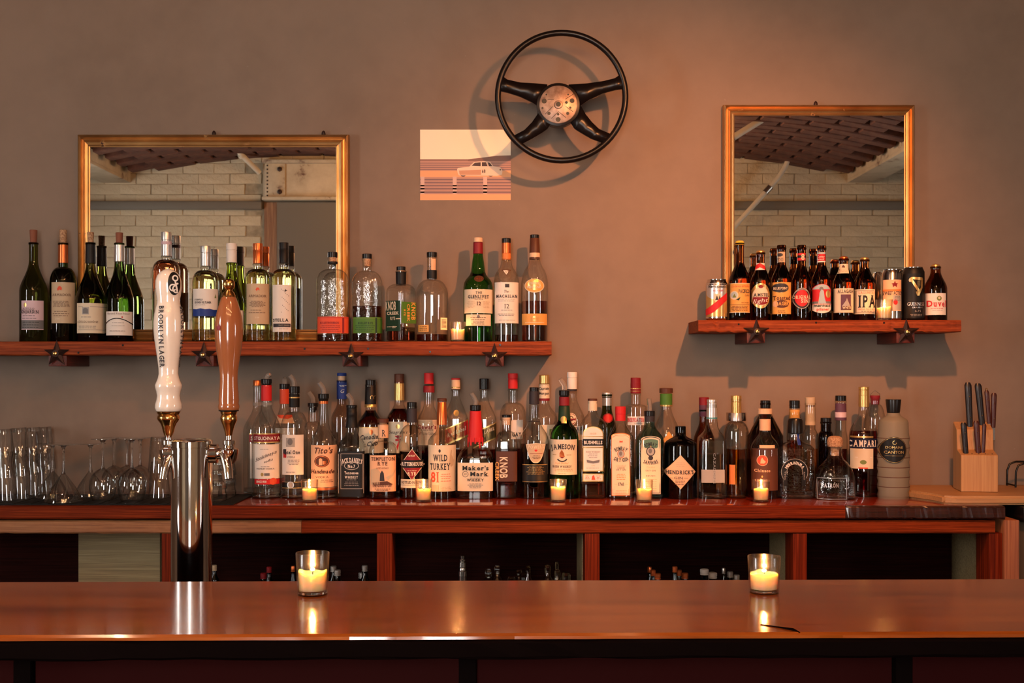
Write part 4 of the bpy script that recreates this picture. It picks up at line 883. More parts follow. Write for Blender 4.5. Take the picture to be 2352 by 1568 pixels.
bk('clear bottle with orange neck label and black pourer between two vodkas', 654, 30, 995, 930, 11, 890, pour=(881, 893, 12, 868, .1),
   caps=[ring(893, 927, 11.6, 'orred', 'neck_label')], labels=[('rect', 632, 953, 676, 972, 'peach', [('P', [(632, 953), (676, 953), (660, 962), (640, 960)], 'orred'), ('L', 640, 963, 670, 969, 2, 'cream')]), ('rect', 632, 983, 676, 1090, 'white', [])])
fr('tall-necked vodka bottle with copper-coloured label and long pourer', 743, 31.5, 1012, 985, 13, 918, 'soft', pour=(904, 915, 12.8, 878, -1), liquid=(1124, M_CLRLIQ), prof=[(1143, 29), (1142, 31), (1139, 31.3), (1020, 31.3), (1010, 30), (1000, 26), (992, 19), (984, 14.5), (970, 12.5), (945, 10.5), (930, 9.6), (920, 9.4)],
   caps=[ring(919, 927, 10.8, 'copper')],
   labels=[('rect', 713, 1022, 771, 1125, 'peach', [('T', "Tito's", 743, 1034, 13, 42, 'brown', 'bi'), ('O', 739.5, 1059, 17.5, 13.5, 'brown'), ('O', 739.5, 1059, 16, 12, 'copper'), ('O', 739.5, 1059, 14.6, 10.8, 'brown'), ('S', 'arch', 733, 1052, 741, 1068, 'peach'), ('R', 742, 1058, 750, 1066, 'copper'), ('T', 'Handmade', 741, 1082, 9, 53, 'brown', 'bi'), ('T', 'VODKA', 740, 1095, 4.6, 30, 'brown'), ('L', 735, 1102, 766, 1106, 2, 'brown'), ('R', 714, 1118, 771, 1119, 'ink'), ('R', 713, 1120, 771, 1125, 'copper')])])
bk('clear bottle with loose black rubber pourer behind the copper-labelled vodka', 719, 22, 1000, 968, 11, 930, 'round', pour=(925, 934, 12.2, 900, -1), caps=[('stopper', [(947, 5), (935, 8)], M_BLACK)])
bk('frosted vodka bottle with bright blue neck label and blue stopper', 785, 24, 960, 925, 11, 873, 'slope', glass=thin_glass('frosted clear glass', (.7, .68, .66), (.5, .48, .46)), caps=[cap(856, 863, 10.8, 'blue'), ('cork', [(876, 7.5), (863, 8)], 'skin'), ring(874, 916, 11.6, 'blue', 'neck_label')],
   labels=[('rect', 776, 884, 795, 888, 'blue', [('L', 778, 885, 794, 887, 2, 'sky'), ('T', 'G', 785, 898, 8, 8, 'sky', 'i')], 0, 'neck_mark')])
fr('square whiskey bottle with black neck wrap and black and white label', 808, 32, 1022, 984, 12, 938, 'round', n=7, ry=.92, pour=(930, 936, 12.6, 904, -1), liquid=(1034, M_DKWHIS),
   prof=[(1143, 30), (1142, 31.6), (1139, 32), (1032, 32), (1024, 31), (1016, 28), (1008, 21), (1000, 16.5), (990, 14.5), (982, 14.5), (970, 12), (955, 11), (940, 11), (937, 11)],
   caps=[('neck_wrap', [(982, 15), (975, 13.6), (966, 12), (955, 11.8), (954, 12.2), (945, 12.2), (944, 11.6), (937, 11.6)], 'black')],
   labels=[('rect', 776, 1036, 837, 1140, 'black', [('F', 'rect', 783, 1041, 833, 1122, 1.0, 'lgrey', 'black'), ('T', 'JACK DANIEL\'S', 808, 1056, 10, 50, 'white', 'bs', 75), ('O', 808, 1069, 17, 9.5, 'lgrey'), ('O', 808, 1069, 15.4, 8, 'black'), ('T', 'No.7', 808, 1070, 7, 17, 'white', 'bs'), ('T', 'OLD', 808, 1063, 2.6, 7, 'white'), ('T', 'Tennessee', 808, 1085, 6, 32, 'white', 'bs'), ('T', 'WHISKEY', 808, 1095, 5.6, 31, 'white', 'bs'), ('L', 796, 1101, 820, 1102, 1, 'lgrey'), ('L', 788, 1106, 828, 1114, 3, 'lgrey'), ('R', 778, 1042, 779, 1132, 'lgrey'), ('R', 835, 1042, 836, 1132, 'lgrey')])])
bk('dark whisky bottle with black neck, gold ring and script-lettered cream label', 851, 31, 975, 938, 11.5, 882, 'slope', liquid=(942, M_DKWHIS), glass=M_CLEAR, caps=[cap(872, 884, 11.6, M_BLACK), ring(884, 928, 11.8, 'black', 'neck_wrap', 13.2), ring(928, 935, 13.2, 'gold', 'gold_ring', 13.6), ],
   labels=[('rect', 824, 980, 880, 1040, 'cream', [('R', 824, 980, 880, 982, 'gold'), ('O', 853, 992, 4.5, 6, 'copper'), ('T', 'Canadian', 851, 1003, 10, 48, 'ink', 'bi', 0, .06), ('T', 'Club', 856, 1018, 10, 24, 'ink', 'bi', 0, .1)]), ('rect', 841, 908, 862, 920, None, [('T', 'CC', 855, 913, 10, 13, 'gold')])])
fr('square whiskey bottle with orange picture label and brown stopper', 880, 31, 1034, 1012, 11.5, 972, 'round', liquid=(1128, M_DKWHIS), n=4, caps=[cap(961, 970, 12.8, 'brown', 'stopper'), ('cork', [(980, 8.6), (970, 9)], M_CORK), ring(975, 1005, 12, 'peach', 'neck_label')],
   labels=[('rect', 849, 1045, 910, 1128, 'peach', [('T', 'TEMPLETON', 880, 1053, 7.6, 54, 'brown', 'bs'), ('T', 'RYE', 879, 1064, 8, 23, 'brown', 'bs'), ('T', 'AGED 4 YEARS', 879, 1074.5, 4, 28, 'brown'), ('P', [(852, 1112), (852, 1078), (866, 1074), (874, 1084), (872, 1112)], 'tan'), ('P', [(872, 1104), (874, 1086), (878, 1080), (882, 1086), (884, 1104)], 'ink'), ('P', [(887, 1095), (901, 1088), (909, 1074), (904, 1092), (892, 1102)], 'tan'), ('P', [(855, 1108), (890, 1104), (904, 1112), (860, 1114)], 'brown'), ('T', 'THE GOOD STUFF', 878, 1115, 5.4, 44, 'brown', 'b'), ('L', 860, 1122, 900, 1125, 2, 'brown')]),
           ('rect', 872, 986, 889, 1004, None, [('T', 'R', 880, 995, 15, 9, 'ink', 's')])])
bk('broad dark whiskey bottle with gold strip on the neck and numbered label', 917, 30, 965, 924, 11, 875, 'slope', liquid=(938, M_DKWHIS), caps=[cap(858, 879, 11.4, 'brown'), ring(880, 919, 11.2, 'gold', 'neck_strip', 11.8)],
   labels=[('rect', 892, 968, 940, 1040, 'cream', [('O', 914, 979, 5, 5, 'gold'), ('T', "Seagram's", 915, 992, 7, 42, 'ink', 'i'), ('T', '7', 915, 1020, 24, 13, 'red', 'bs'), ('R', 908, 1000, 922, 1003, 'red'), ('O', 915, 1003, 4, 4, 'dred')])])
fr('whiskey bottle with maroon diamond label next to a candle', 946, 30, 1015, 975, 11, 932, 'soft', liquid=(1035, M_DKWHIS), caps=[cap(923, 938, 11.3, M_BLACK), ring(938, 970, 11.6, 'ink', 'neck_wrap', 11.8)],
   labels=[('rect', 920, 1100, 972, 1120, 'cream', [('T', 'BOTTLED-IN-BOND', 946, 1107, 6, 48, 'ink', 'bs'), ('R', 920, 1113, 972, 1114, 'grey')]),
           ('diamond', 919, 1030, 974, 1103, 'cream', [('S', 'diamond', 920.5, 1032, 972.5, 1101, 'dred'), ('S', 'rect', 921, 1056, 972, 1074, 'black'), ('T', 'RITTENHOUSE', 946.5, 1065, 8, 48, 'white', 'bs'), ('T', '100 PROOF', 946, 1046, 4, 15, 'cream', 'b'), ('T', 'RYE', 946, 1087, 7.4, 19, 'cream', 'bs'), ('L', 936, 1080, 957, 1081, 1, 'cream')]),
           ('rect', 942, 942, 956, 968, None, [('O', 950, 962, 7, 7.5, 'gold'), ('R', 945, 939, 955, 954, 'gold')])])
bk('clear whisky bottle with maroon cap and pinkish white arched label', 985, 30, 975, 925, 11, 884, 'slope', liquid=(1024, M_WHISKY), caps=[cap(856, 881, 10.8, 'red'), ring(886, 901, 12.4, 'dred', 'neck_band', 13)],
   labels=[('rect', 960, 964, 1008, 1022, 'skin', [('T', "Dewar's", 981, 980, 9.4, 42, 'dred', 'b'), ('L', 962, 987, 1002, 988, 1, 'brown'), ('T', 'White Label', 981, 995, 7, 40, 'brown', 's'), ('L', 970, 1003, 996, 1008, 2, 'tan')])])
fr('bourbon bottle with copper neck and cream label bearing large red numerals', 1015, 33, 1010, 980, 10.6, 925, 'soft', liquid=(1124, M_DKWHIS), prof=[(1145, 31), (1144, 32.6), (1140, 33), (1022, 33), (1012, 32), (1003, 27), (997, 21), (992, 15), (986, 12.5), (975, 11.5), (950, 10), (922, 9.6)],
   caps=[cap(914, 922, 11, 'brown', 'stopper'), ring(923, 975, 10.2, 'copper', 'neck_foil', 12)],
   labels=[('rect', 983, 1022, 1046, 1128, 'cream', [('O', 1010, 1035, 2.6, 4, 'ink'), ('T', 'WILD', 1011, 1051, 14, 33, 'ink', 'bs'), ('T', 'TURKEY', 1011, 1071, 14, 47, 'ink', 'bs'), ('T', '81', 999, 1095, 22, 19, 'orred', 'bs'), ('P', [(1032, 1062), (1034, 1045), (1036, 1033), (1038, 1033), (1037, 1044), (1042, 1056), (1041, 1068), (1036, 1072)], 'tan'), ('L', 1012, 1088, 1036, 1104, 4, 'orred'), ('R', 992, 1113, 1008, 1128, 'peach'), ('L', 1012, 1118, 1040, 1125, 3, 'tan')])])
bk('square scotch bottle with slanting red label and pale gold cap', 1047, 28, 965, 905, 9.4, 893, 'slope', n=4, liquid=(1030, M_WHISKY), caps=[cap(868, 893, 10.2, 'skin'), ring(868, 872, 10.4, 'red'), ring(888, 891, 10.6, 'gold')],
   labels=[('rect', 1040, 942, 1056, 958, None, [('O', 1048, 948, 6, 7, 'gold')]), ('rect', 1024, 988, 1025, 989, None, [('P', [(1021, 985), (1078, 961), (1078, 1000), (1021, 1024)], 'gold'), ]), ('rect', 1024, 988, 1025, 989, None, [('P', [(1021, 987.5), (1078, 963.5), (1078, 996), (1021, 1020)], 'red')]), ('rect', 0, 0, 1, 1, None, [('T', 'Red Label', 1049, 991, 8.4, 42, 'cream', 'bs', 0, .42)])])
fr('squat bourbon bottle with dripping red wax neck and pourer', 1092, 43, 1040, 1015, 13, 945, 'round', n=4, ry=.75, pour=(930, 942, 12.8, 903, -1), liquid=(1050, M_WHISKY),
   prof=[(1145, 40), (1144, 42.5), (1140, 43), (1060, 43), (1048, 41), (1038, 36), (1030, 29), (1022, 21), (1012, 17), (1000, 16), (985, 15), (960, 12.6), (945, 12.4)],
   caps=[('wax_seal', [(1014, 17), (1008, 17.6), (992, 16.4), (968, 15), (962, 13.6), (944, 13.2), (943.5, 12)], 'red')],
   labels=[('rect', 1051, 1062, 1132, 1127, 'cream', [('T', "Maker's", 1092, 1074, 9.4, 61, 'black', 'bs'), ('T', 'Mark', 1101, 1087.5, 9.4, 43, 'black', 'bs'), ('A', 1069, 1088, 6.5, 0, 360, 1, 'ink'), ('T', 'SIV', 1069, 1088, 4, 7, 'ink'), ('T', 'WHISKY', 1092, 1101.5, 5.6, 40, 'black', 'bs'), ('L', 1078, 1096.5, 1108, 1097.5, 1, 'grey'), ('L', 1073, 1110, 1111, 1119, 4, 'grey')])])
for i in range(7):
    root = STORE['squat bourbon bottle with dripping red wax neck and pourer'][0]; a = -PI / 2 + (i - 3) * .62; r = 16.8 * C1 / F
    tube('wax_drip', [(r * math.cos(a), r * math.sin(a), Z(1004, C1) - ZCT), (r * 1.04 * math.cos(a), r * 1.04 * math.sin(a), Z(1016 + (i * 5 % 7) * 2, C1) - ZCT)], [.003, .0022], P('red'), root, 8)
bk('square scotch bottle with slanting black label and black cap', 1112, 28, 965, 910, 9.4, 893, 'slope', n=4, liquid=(1030, M_WHISKY), caps=[cap(869, 893, 11, M_BLACK)],
   labels=[('rect', 0, 0, 1, 1, None, [('P', [(1086, 994), (1140, 969), (1140, 1006), (1086, 1030)], 'gold')]), ('rect', 0, 0, 1, 1, None, [('P', [(1086, 996.5), (1140, 971.5), (1140, 1003), (1086, 1027)], 'black')]), ('rect', 0, 0, 1, 1, None, [('T', 'LABEL', 1124, 988, 7, 24, 'cream', 's', 0, .42), ('T', 'BLACK', 1118, 979, 3.4, 24, 'gold', 's', 0, .42)])])
fr('whiskey bottle turned sideways, dark label with vertical white lettering', 1163, 26, 1022, 990, 11, 962, 'round', n=6, liquid=(1098, M_DKWHIS), glass=M_CLEAR, caps=[cap(952, 958, 10.6, M_BLACK), ('cork', [(975, 9), (958, 9.4)], 'skin')],
   labels=[('rect', 1139, 1036, 1188, 1105, 'brown', [('T', 'KNOB', 1157, 1073, 17, 48, 'cream', 'bd'), ('T', 'CREEK', 1142, 1082, 8, 44, 'amber', 'bd')])])
bk('clear spirit bottle with bright red screw cap and torn white label', 1178, 30, 955, 924, 10.8, 893, 'round', liquid=(1028, M_DKWHIS), caps=[screw(857, 892, 11.2, 'red')],
   labels=[('rect', 1174, 964, 1201, 1008, 'white', [('T', 'GAY', 1187, 997, 9, 21, 'black', 'b')]), ('rect', 1144, 966, 1152, 1004, 'skin', [('T', 'W', 1148, 997, 8, 7, 'black', 'b')])])
fr('Irish whiskey bottle with gold shield label and black cap', 1227, 33.5, 1000, 968, 12, 929, 'slope', liquid=(1018, M_DKWHIS), prof=[(1144, 31), (1143, 33), (1139, 33.5), (1015, 33.5), (1003, 32), (992, 27), (982, 20), (974, 15.5), (966, 13.5), (950, 12), (930, 11.2)],
   caps=[cap(889, 898, 11, M_BLACK), ring(898, 928, 11.4, 'ink', 'neck_wrap', 11.6), ring(967, 968, 14.2, 'ink')],
   labels=[('rect', 1200, 1066, 1258, 1108, 'black', [('R', 1200, 1066, 1258, 1067.5, 'gold'), ('L', 1208, 1071, 1252, 1088, 8, 'dgold'), ('R', 1200, 1105, 1258, 1106, 'dgold')]),
           ('shield', 1208, 1017, 1253, 1063, 'cream', [('S', 'shield', 1209.5, 1018.5, 1251.5, 1061, 'tan'), ('T', 'POWERS', 1231, 1026, 7, 36, 'cream', 'bs', -160), ('S', 'diamond', 1227, 1031, 1235, 1037, 'red'), ('R', 1217, 1040, 1246, 1041, 'dred'), ('L', 1222, 1046, 1242, 1052, 3, 'brown')])])
bk('clear rum bottle with gold cap and lettered cream neck label', 1250, 30, 960, 925, 11.5, 880, 'slope', liquid=(1030, M_WHISKY), caps=[cap(861, 880, 11.4, 'gold'), ring(882, 916, 12, 'cream', 'neck_label', 12.4), ring(914, 920, 12.5, 'dred')],
   labels=[('rect', 1239, 884, 1262, 912, None, [('T', 'Captain', 1250, 892, 6, 23, 'ink', 'b'), ('T', 'Morgan', 1250, 903, 6, 22, 'ink', 'b')]), ('rect', 1240, 975, 1275, 1030, 'cream', [('R', 1262, 985, 1273, 1000, 'olive')])])
fr('emerald whiskey bottle with cream label, red collar and pourer', 1296, 33, 1000, 965, 12.5, 912, 'slope', glass=M_GREEN, pour=(896, 908, 12.4, 870, -1), prof=[(1145, 31), (1144, 33), (1140, 33), (1005, 33), (992, 31), (982, 26), (974, 19), (966, 14.5), (950, 13), (930, 11.6), (912, 11)],
   caps=[ring(911, 931, 11.8, 'dred', 'capsule', 12.2), ring(932, 964, 12.4, 'dgreen', 'neck_label', 14.4)],
   labels=[('rect', 1290, 933, 1302, 972, 'gold', [('O', 1295, 964, 7, 8, 'gold'), ('O', 1295, 964, 5, 6, 'copper')], 0, 'neck_strip'), ('rect', 1264, 1009, 1326, 1090, 'cream', [('T', 'JAMESON', 1293, 1025, 11, 55, 'ink', 'bs', 130), ('P', [(1285, 1049), (1285, 1040), (1290, 1032), (1295, 1040), (1297, 1049)], 'copper'), ('O', 1291, 1046, 5, 6, 'dred'), ('A', 1291, 1046, 13, 215, 325, 3, 'ink'), ('L', 1269, 1044, 1279, 1045, 1, 'dgold'), ('L', 1300, 1044, 1314, 1045, 1, 'dgold'), ('T', 'Triple Distilled', 1290, 1063, 4.4, 30, 'orange', 'i'), ('T', 'IRISH WHISKEY', 1291, 1071, 4.8, 44, 'ink', 'bs'), ('L', 1272, 1077, 1318, 1081, 2, 'dgold'), ('T', 'IMPORTED', 1291, 1087, 3, 18, 'dgold')])])
bk('clear rum bottle with long white screw cap and red round emblem', 1314, 29, 965, 910, 10.5, 899, 'slope', caps=[screw(854, 893, 11.4, 'white'), ring(893, 898, 11.2, 'ink')], liquid=(1060, M_CLRLIQ),
   labels=[('oval', 1300, 948, 1324, 976, 'cream', [('O', 1312, 962, 10.6, 12.6, 'dred'), ('O', 1312, 961, 5, 6, 'brown')]), ('rect', 1302, 978, 1340, 1010, 'white', [('T', 'BACARDI', 1326, 984, 7, 30, 'ink', 'bs')])])
fr('tall square Irish whiskey bottle with arched white label', 1361, 30, 975, 945, 10, 922, 'slope', n=6, ry=.9, liquid=(1108, M_WHISKY), caps=[cap(915, 920, 11, 'brown'), ring(918, 943, 10.6, 'cream', 'neck_label')],
   labels=[('arch', 1338, 979, 1386, 1082, 'gold', [('S', 'arch', 1340, 981, 1384, 1080, 'white'), ('T', '1608', 1362, 995, 4.4, 14, 'tan'), ('R', 1340, 1001, 1384, 1003, 'dgold'), ('R', 1338, 1007.5, 1386, 1023, 'black'), ('T', 'BUSHMILLS', 1362, 1015.5, 7.4, 42, 'white', 'b'), ('R', 1340, 1025.5, 1384, 1028, 'dgold'), ('T', 'IRISH WHISKEY', 1362, 1037, 3.6, 33, 'ink', 's'), ('L', 1348, 1042, 1376, 1050, 3, 'grey'), ('P', [(1347, 1055), (1362, 1058), (1377, 1055), (1376, 1061), (1362, 1063.5), (1348, 1061)], 'grey'), ('T', 'Old', 1362, 1068, 3.4, 8, 'tan', 'i'), ('L', 1346, 1074, 1378, 1076, 1, 'lgrey')]),
           ('rect', 1338, 1087, 1386, 1105, 'gold', [('R', 1340, 1089, 1384, 1103, 'white'), ('P', [(1358, 1101), (1360, 1092), (1364, 1090), (1367, 1101)], 'orred'), ('L', 1343, 1092, 1354, 1099, 3, 'copper'), ('L', 1369, 1092, 1381, 1099, 3, 'copper')])])
bk('dark green spirit bottle with silver cap and round red wax seal', 1394, 22, 985, 932, 11, 905, 'burg', glass=M_DKGREEN, caps=[screw(901, 931, 11.2, 'silver')], labels=[('oval', 1385, 949, 1409, 971, 'dred', [('O', 1397, 960, 9.4, 8.6, 'red')], 0, 'seal')])
fr('square clear gin bottle with red cap and tall arched cream label', 1425, 30, 1000, 968, 11, 938, 'cone', n=5, ry=.85, prof=[(1144, 28), (1143, 30), (1139, 30.5), (1008, 30), (1000, 28), (990, 22), (980, 16), (972, 12.5), (964, 11.5), (940, 11)], liquid=None,
   caps=[cap(933, 950, 12.4, 'red'), ring(950, 966, 11.8, 'red', 'neck_wrap')],
   labels=[('lowarch', 1404, 994, 1447, 1138, 'copper', [('S', 'lowarch', 1405.5, 996, 1445.5, 1136, 'cream'), ('F', 'lowarch', 1407, 998, 1444, 1134, .8, 'copper', 'cream'), ('P', [(1422, 1015), (1423, 1011), (1426, 1013), (1429, 1011), (1430, 1015)], 'orred'), ('T', 'BOMBAY', 1426, 1029, 8, 30, 'ink', 'bs', 24), ('O', 1426, 1041.5, 8.4, 9.6, 'copper'), ('O', 1426, 1041.5, 7, 8.2, 'lgrey'), ('O', 1425, 1041, 3.4, 5, 'grey'), ('T', 'DRY GIN', 1426, 1056, 8, 32, 'ink', 'bs', -28), ('T', 'Distilled', 1426, 1069, 4.6, 20, 'tan', 'i'), ('T', 'LONDON', 1426, 1074, 3, 16, 'brown'), ('T', 'DRY GIN', 1426, 1078, 3.6, 22, 'ink', 's'), ('L', 1414, 1088, 1438, 1100, 4, 'orange'), ('T', '1761', 1426, 1111, 6.6, 13, 'ink', 'bs'), ('R', 1411, 1111, 1417, 1111.8, 'tan'), ('R', 1435, 1111, 1442, 1111.8, 'tan'), ('L', 1412, 1126, 1441, 1131, 2, 'tan')])])
bk('clear gin bottle with dark red cap and red lettered white label', 1460, 25, 935, 928, 11, 903, 'round', caps=[cap(867, 880, 11.6, 'dred'), ring(880, 903, 11.9, 'dred', 'neck_wrap'), ring(891, 893, 12.1, 'gold'), ring(897, 898.5, 12.1, 'gold')], liquid=(1040, M_CLRLIQ),
   labels=[('rect', 1442, 956, 1484, 976, 'white', [('T', 'BEEFEATER', 1461, 964, 8, 38, 'red', 'bs'), ('T', 'LONDON', 1466, 972, 3, 18, 'ink')])])
fr('square teal gin bottle with black pourer and arched cream label', 1492, 31, 1000, 975, 11, 945, 'cone', n=5, ry=.85, glass=M_TEAL, liquid=(1128, dense('teal liquid', (.25, .6, .58), 1.34)), prof=[(1144, 29), (1143, 31), (1139, 31), (1010, 31), (1002, 29), (993, 23), (984, 16), (976, 12.5), (966, 11.5), (945, 11)], pour=(943, 955, 12.4, 915, -.2),
   caps=[ring(955, 968, 11.8, 'ink', 'neck_wrap')],
   labels=[('lowarch', 1472, 1001, 1517, 1134, 'cream', [('F', 'lowarch', 1473.5, 1003, 1515.5, 1132, 1.2, 'ink', 'cream'), ('T', 'BOMBAY', 1494, 1019, 8, 29, 'ink', 'bs', 24), ('O', 1494, 1036, 10.5, 11, 'ink'), ('O', 1494, 1036, 8.4, 9, 'lgrey'), ('O', 1493, 1035, 4, 5.4, 'grey'), ('O', 1494, 1051, 5.5, 5.5, 'ink'), ('P', [(1492, 1026), (1494, 1021), (1496, 1026)], 'gold'), ('T', 'SAPPHIRE', 1494, 1062, 7.6, 33, 'ink', 'bs', -40), ('T', 'Distilled', 1494, 1072, 4.4, 19, 'tan', 'i'), ('T', 'DRY GIN', 1494, 1080, 3.6, 23, 'ink', 's'), ('T', 'INFUSED', 1494, 1092, 3, 21, 'ink'), ('L', 1480, 1100, 1510, 1126, 6, 'tan')])])
bk('clear tequila bottle with green neck band and wide brown stopper', 1530, 33, 1000, 935, 12, 903, 'slope', caps=[cap(891, 902, 15.4, 'brown', 'stopper'), ring(904, 930, 14, 'green', 'neck_label'), ring(929, 933, 14.2, 'gold')], liquid=(1040, M_AMBLIQ), labels=[('diamond', 1522, 990, 1550, 1030, 'amber', [])])
fr('squat black apothecary gin bottle with pale diamond label', 1563, 38, 1022, 1003, 12, 982, 'round', glass=M_BLACKG, caps=[cap(978, 992, 11.8, M_BLACK)], prof=[(1146, 36), (1145, 38), (1141, 38.5), (1024, 38), (1018, 37), (1012, 32), (1007, 24), (1003, 16), (1000, 12.5), (990, 12), (980, 12)],
   labels=[('diamond', 1526, 1044, 1599, 1123, 'tan', [('S', 'diamond', 1528, 1046, 1597, 1121, 'skin'), ('T', "HENDRICK'S", 1562, 1084, 8.4, 63, 'ink', 'bs'), ('T', 'GIN', 1558, 1097, 5.6, 20, 'ink', 's'), ('R', 1540, 1097, 1547, 1097.8, 'brown'), ('R', 1570, 1097, 1580, 1097.8, 'brown'), ('L', 1552, 1062, 1572, 1070, 3, 'tan'), ('L', 1548, 1104, 1574, 1112, 3, 'brown')])])
fr('clear square tequila bottle with silver cap and small grey label', 1635, 32, 1004, 968, 11.5, 925, 'soft', n=5, liquid=(1041, M_CLRLIQ), prof=[(1144, 30), (1143, 32), (1139, 32), (1012, 31.5), (1004, 30), (997, 24), (989, 18), (980, 14.5), (968, 12.5), (925, 11)],
   caps=[screw(917, 936, 11.2, 'silver'), ring(936, 962, 12, 'silver', 'neck_foil', 12.6), ring(958, 961, 12.8, 'teal')], labels=[('rect', 1611, 1078, 1664, 1108, 'lgrey', [('T', 'CAZADORES', 1640, 1075, 5, 70, 'silver', 'd')])])
bk('dark red bottle with plum-coloured capsule behind the silver-capped tequila', 1617, 24, 1010, 962, 10.5, 940, 'burg', glass=M_AMBER, caps=[cap(912, 930, 11.4, 'dred'), ring(930, 956, 11.6, 'violet', 'capsule', 10.8)])
fr('slim clear spirit bottle with gold foil neck, amber behind, orange back label', 1691, 26, 1000, 966, 11, 915, 'round', liquid=(1030, M_AMBLIQ), caps=[screw(908, 948, 11.6, 'gold'), ring(948, 966, 12, 'silver', 'neck_foil', 12.6)], labels=[('rect', 1676, 1067, 1688, 1112, 'orange', [])])
bk('clear bottle with wide steel collar hidden behind the slim gold-foil bottle', 1691, 29, 1000, 968, 13, 950, 'round', caps=[('steel_collar', [(966, 22), (965, 22.6), (948, 22.6), (947, 22)], M_STEEL)], liquid=(1030, M_AMBLIQ))
fr('round-shouldered tequila bottle with brown label and red rider emblem', 1757, 33.5, 1030, 1000, 13, 952, 'round', liquid=(1060, M_WHISKY), prof=[(1144, 31), (1143, 33), (1139, 33.5), (1035, 33), (1022, 31), (1012, 26), (1004, 19), (998, 14.5), (990, 12.5), (960, 12.5), (954, 15), (951, 15)],
   caps=[cap(938, 950, 16.4, 'skin', 'stopper'), ring(962, 988, 12.8, 'peach', 'neck_label')],
   labels=[('rect', 1726, 1030, 1788, 1126, 'brown', [('O', 1751, 1057, 12, 12.5, 'peach'), ('O', 1751, 1057, 11, 11.5, 'orred'), ('P', [(1746, 1064), (1747, 1055), (1750, 1050), (1753, 1055), (1758, 1060), (1754, 1064)], 'peach'), ('T', 'Chinaco', 1751, 1080, 6.4, 34, 'peach', 'bs'), ('S', 'diamond', 1748, 1091, 1752, 1097, 'gold'), ('T', 'REPOSADO', 1751, 1103, 4.4, 32, 'peach', 's')]), ('rect', 1745, 1022, 1780, 1029, 'peach', [], 0, 'back_label')])
bk('red-black liqueur bottle with flared shoulders and black cap', 1758, 40, 1000, 945, 11, 925, 'cone', glass=dense('ruby black glass', (.22, .02, .012), 1.42), caps=[cap(919, 938, 11.4, M_BLACK)])
fr('square silver tequila bottle with horseshoe emblem and black stopper', 1827, 38, 1028, 1005, 13, 996, 'round', n=9, ry=.7, glass=M_CLEARB, liquid=(1128, M_CLRLIQ), prof=[(1148, 36), (1147, 37.6), (1143, 38), (1032, 38), (1026, 37), (1022, 33), (1018, 26), (1014, 18), (1010, 14.5), (1004, 13.5), (996, 13.5)],
   caps=[('stopper', [(996, 13), (994, 17.5), (966, 17), (961, 14.5), (960, 8)], M_BLACK)],
   labels=[('rect', 1833, 961, 1840, 1022, 'blue', [('R', 1833, 961, 1834, 1022, 'lgrey'), ('R', 1839, 961, 1840, 1022, 'lgrey')], 0, 'tax_strip'),
           ('rect', 0, 0, 1, 1, None, [('A', 1824, 1083, 24, -28, 208, 11, 'black'), ('A', 1824, 1083, 18, -20, 200, .9, 'lgrey'), ('A', 1824, 1083, 30, -28, 208, .9, 'lgrey'), ('R', 1799, 1094, 1808, 1116, 'black'), ('R', 1840, 1094, 1849, 1116, 'black'), ('T', 'HERRADURA', 1824, 1062, 5.6, 50, 'white', 'b', 23), ('T', 'TEQUILA', 1802, 1092, 3, 20, 'lgrey', 'u'), ('T', 'BLANCO', 1846, 1092, 3, 18, 'lgrey', 'd')])])
bk('bottle with black cap and amber neck label behind the black stopper', 1825, 18, 990, 940, 11.5, 928, 'slope', liquid=(1010, M_WHISKY), caps=[cap(919, 937, 12, M_BLACK), ring(940, 975, 11.8, 'amber', 'neck_label')])
bk('clear bottle with tan foil cap and tan neck label', 1861, 17.5, 1010, 985, 11.5, 925, 'soft', liquid=(1030, M_AMBLIQ), caps=[cap(912, 930, 11.4, 'tan'), ring(934, 976, 11.2, 'tan', 'neck_label', 11.6)])
bk('short black bottle with glossy black cap between two tequilas', 1897, 17.5, 1010, 990, 11.6, 968, 'round', glass=M_BLACKG, caps=[cap(959, 970, 12, M_BLACK)])
bk('clear bottle with black cap and pink banded neck label', 1931, 15.5, 1010, 980, 12, 920, 'slope', liquid=(1030, M_DKWHIS), caps=[cap(908, 920, 12.4, M_BLACK), ring(926, 965, 12.4, 'violet', 'neck_label', 13), ring(946, 958, 13.2, 'pink')])
bottle('squat tequila flask with big round cork stopper', 1918, 3.39, ZCT, 46, 1095, 1040, 13, 1027, 'slope', group=GF_, glass=M_CLEARB, n=2.6, ry=.7, liquid=(1104, M_CLRLIQ), prof=[(1149, 44), (1148, 46), (1143, 47), (1120, 46), (1100, 45), (1085, 42), (1072, 36), (1062, 28), (1054, 20), (1046, 15.5), (1038, 14), (1030, 15), (1028, 17), (1025, 17)],
   caps=[('cork_stopper', [(1046, 9), (1026, 10), (1025, 16.5), (1020, 18), (1010, 17.5), (1004, 15), (1001, 9)], M_CORK)],
   labels=[('rect', 0, 0, 1, 1, None, [('R', 1880, 1097, 1944, 1098, 'silver'), ('R', 1880, 1097, 1881, 1146, 'silver'), ('R', 1943, 1097, 1944, 1146, 'silver'), ('R', 1880, 1145, 1944, 1146, 'silver'), ('T', 'PATRÓN', 1906, 1114, 9, 38, 'silver', 'bs')])])
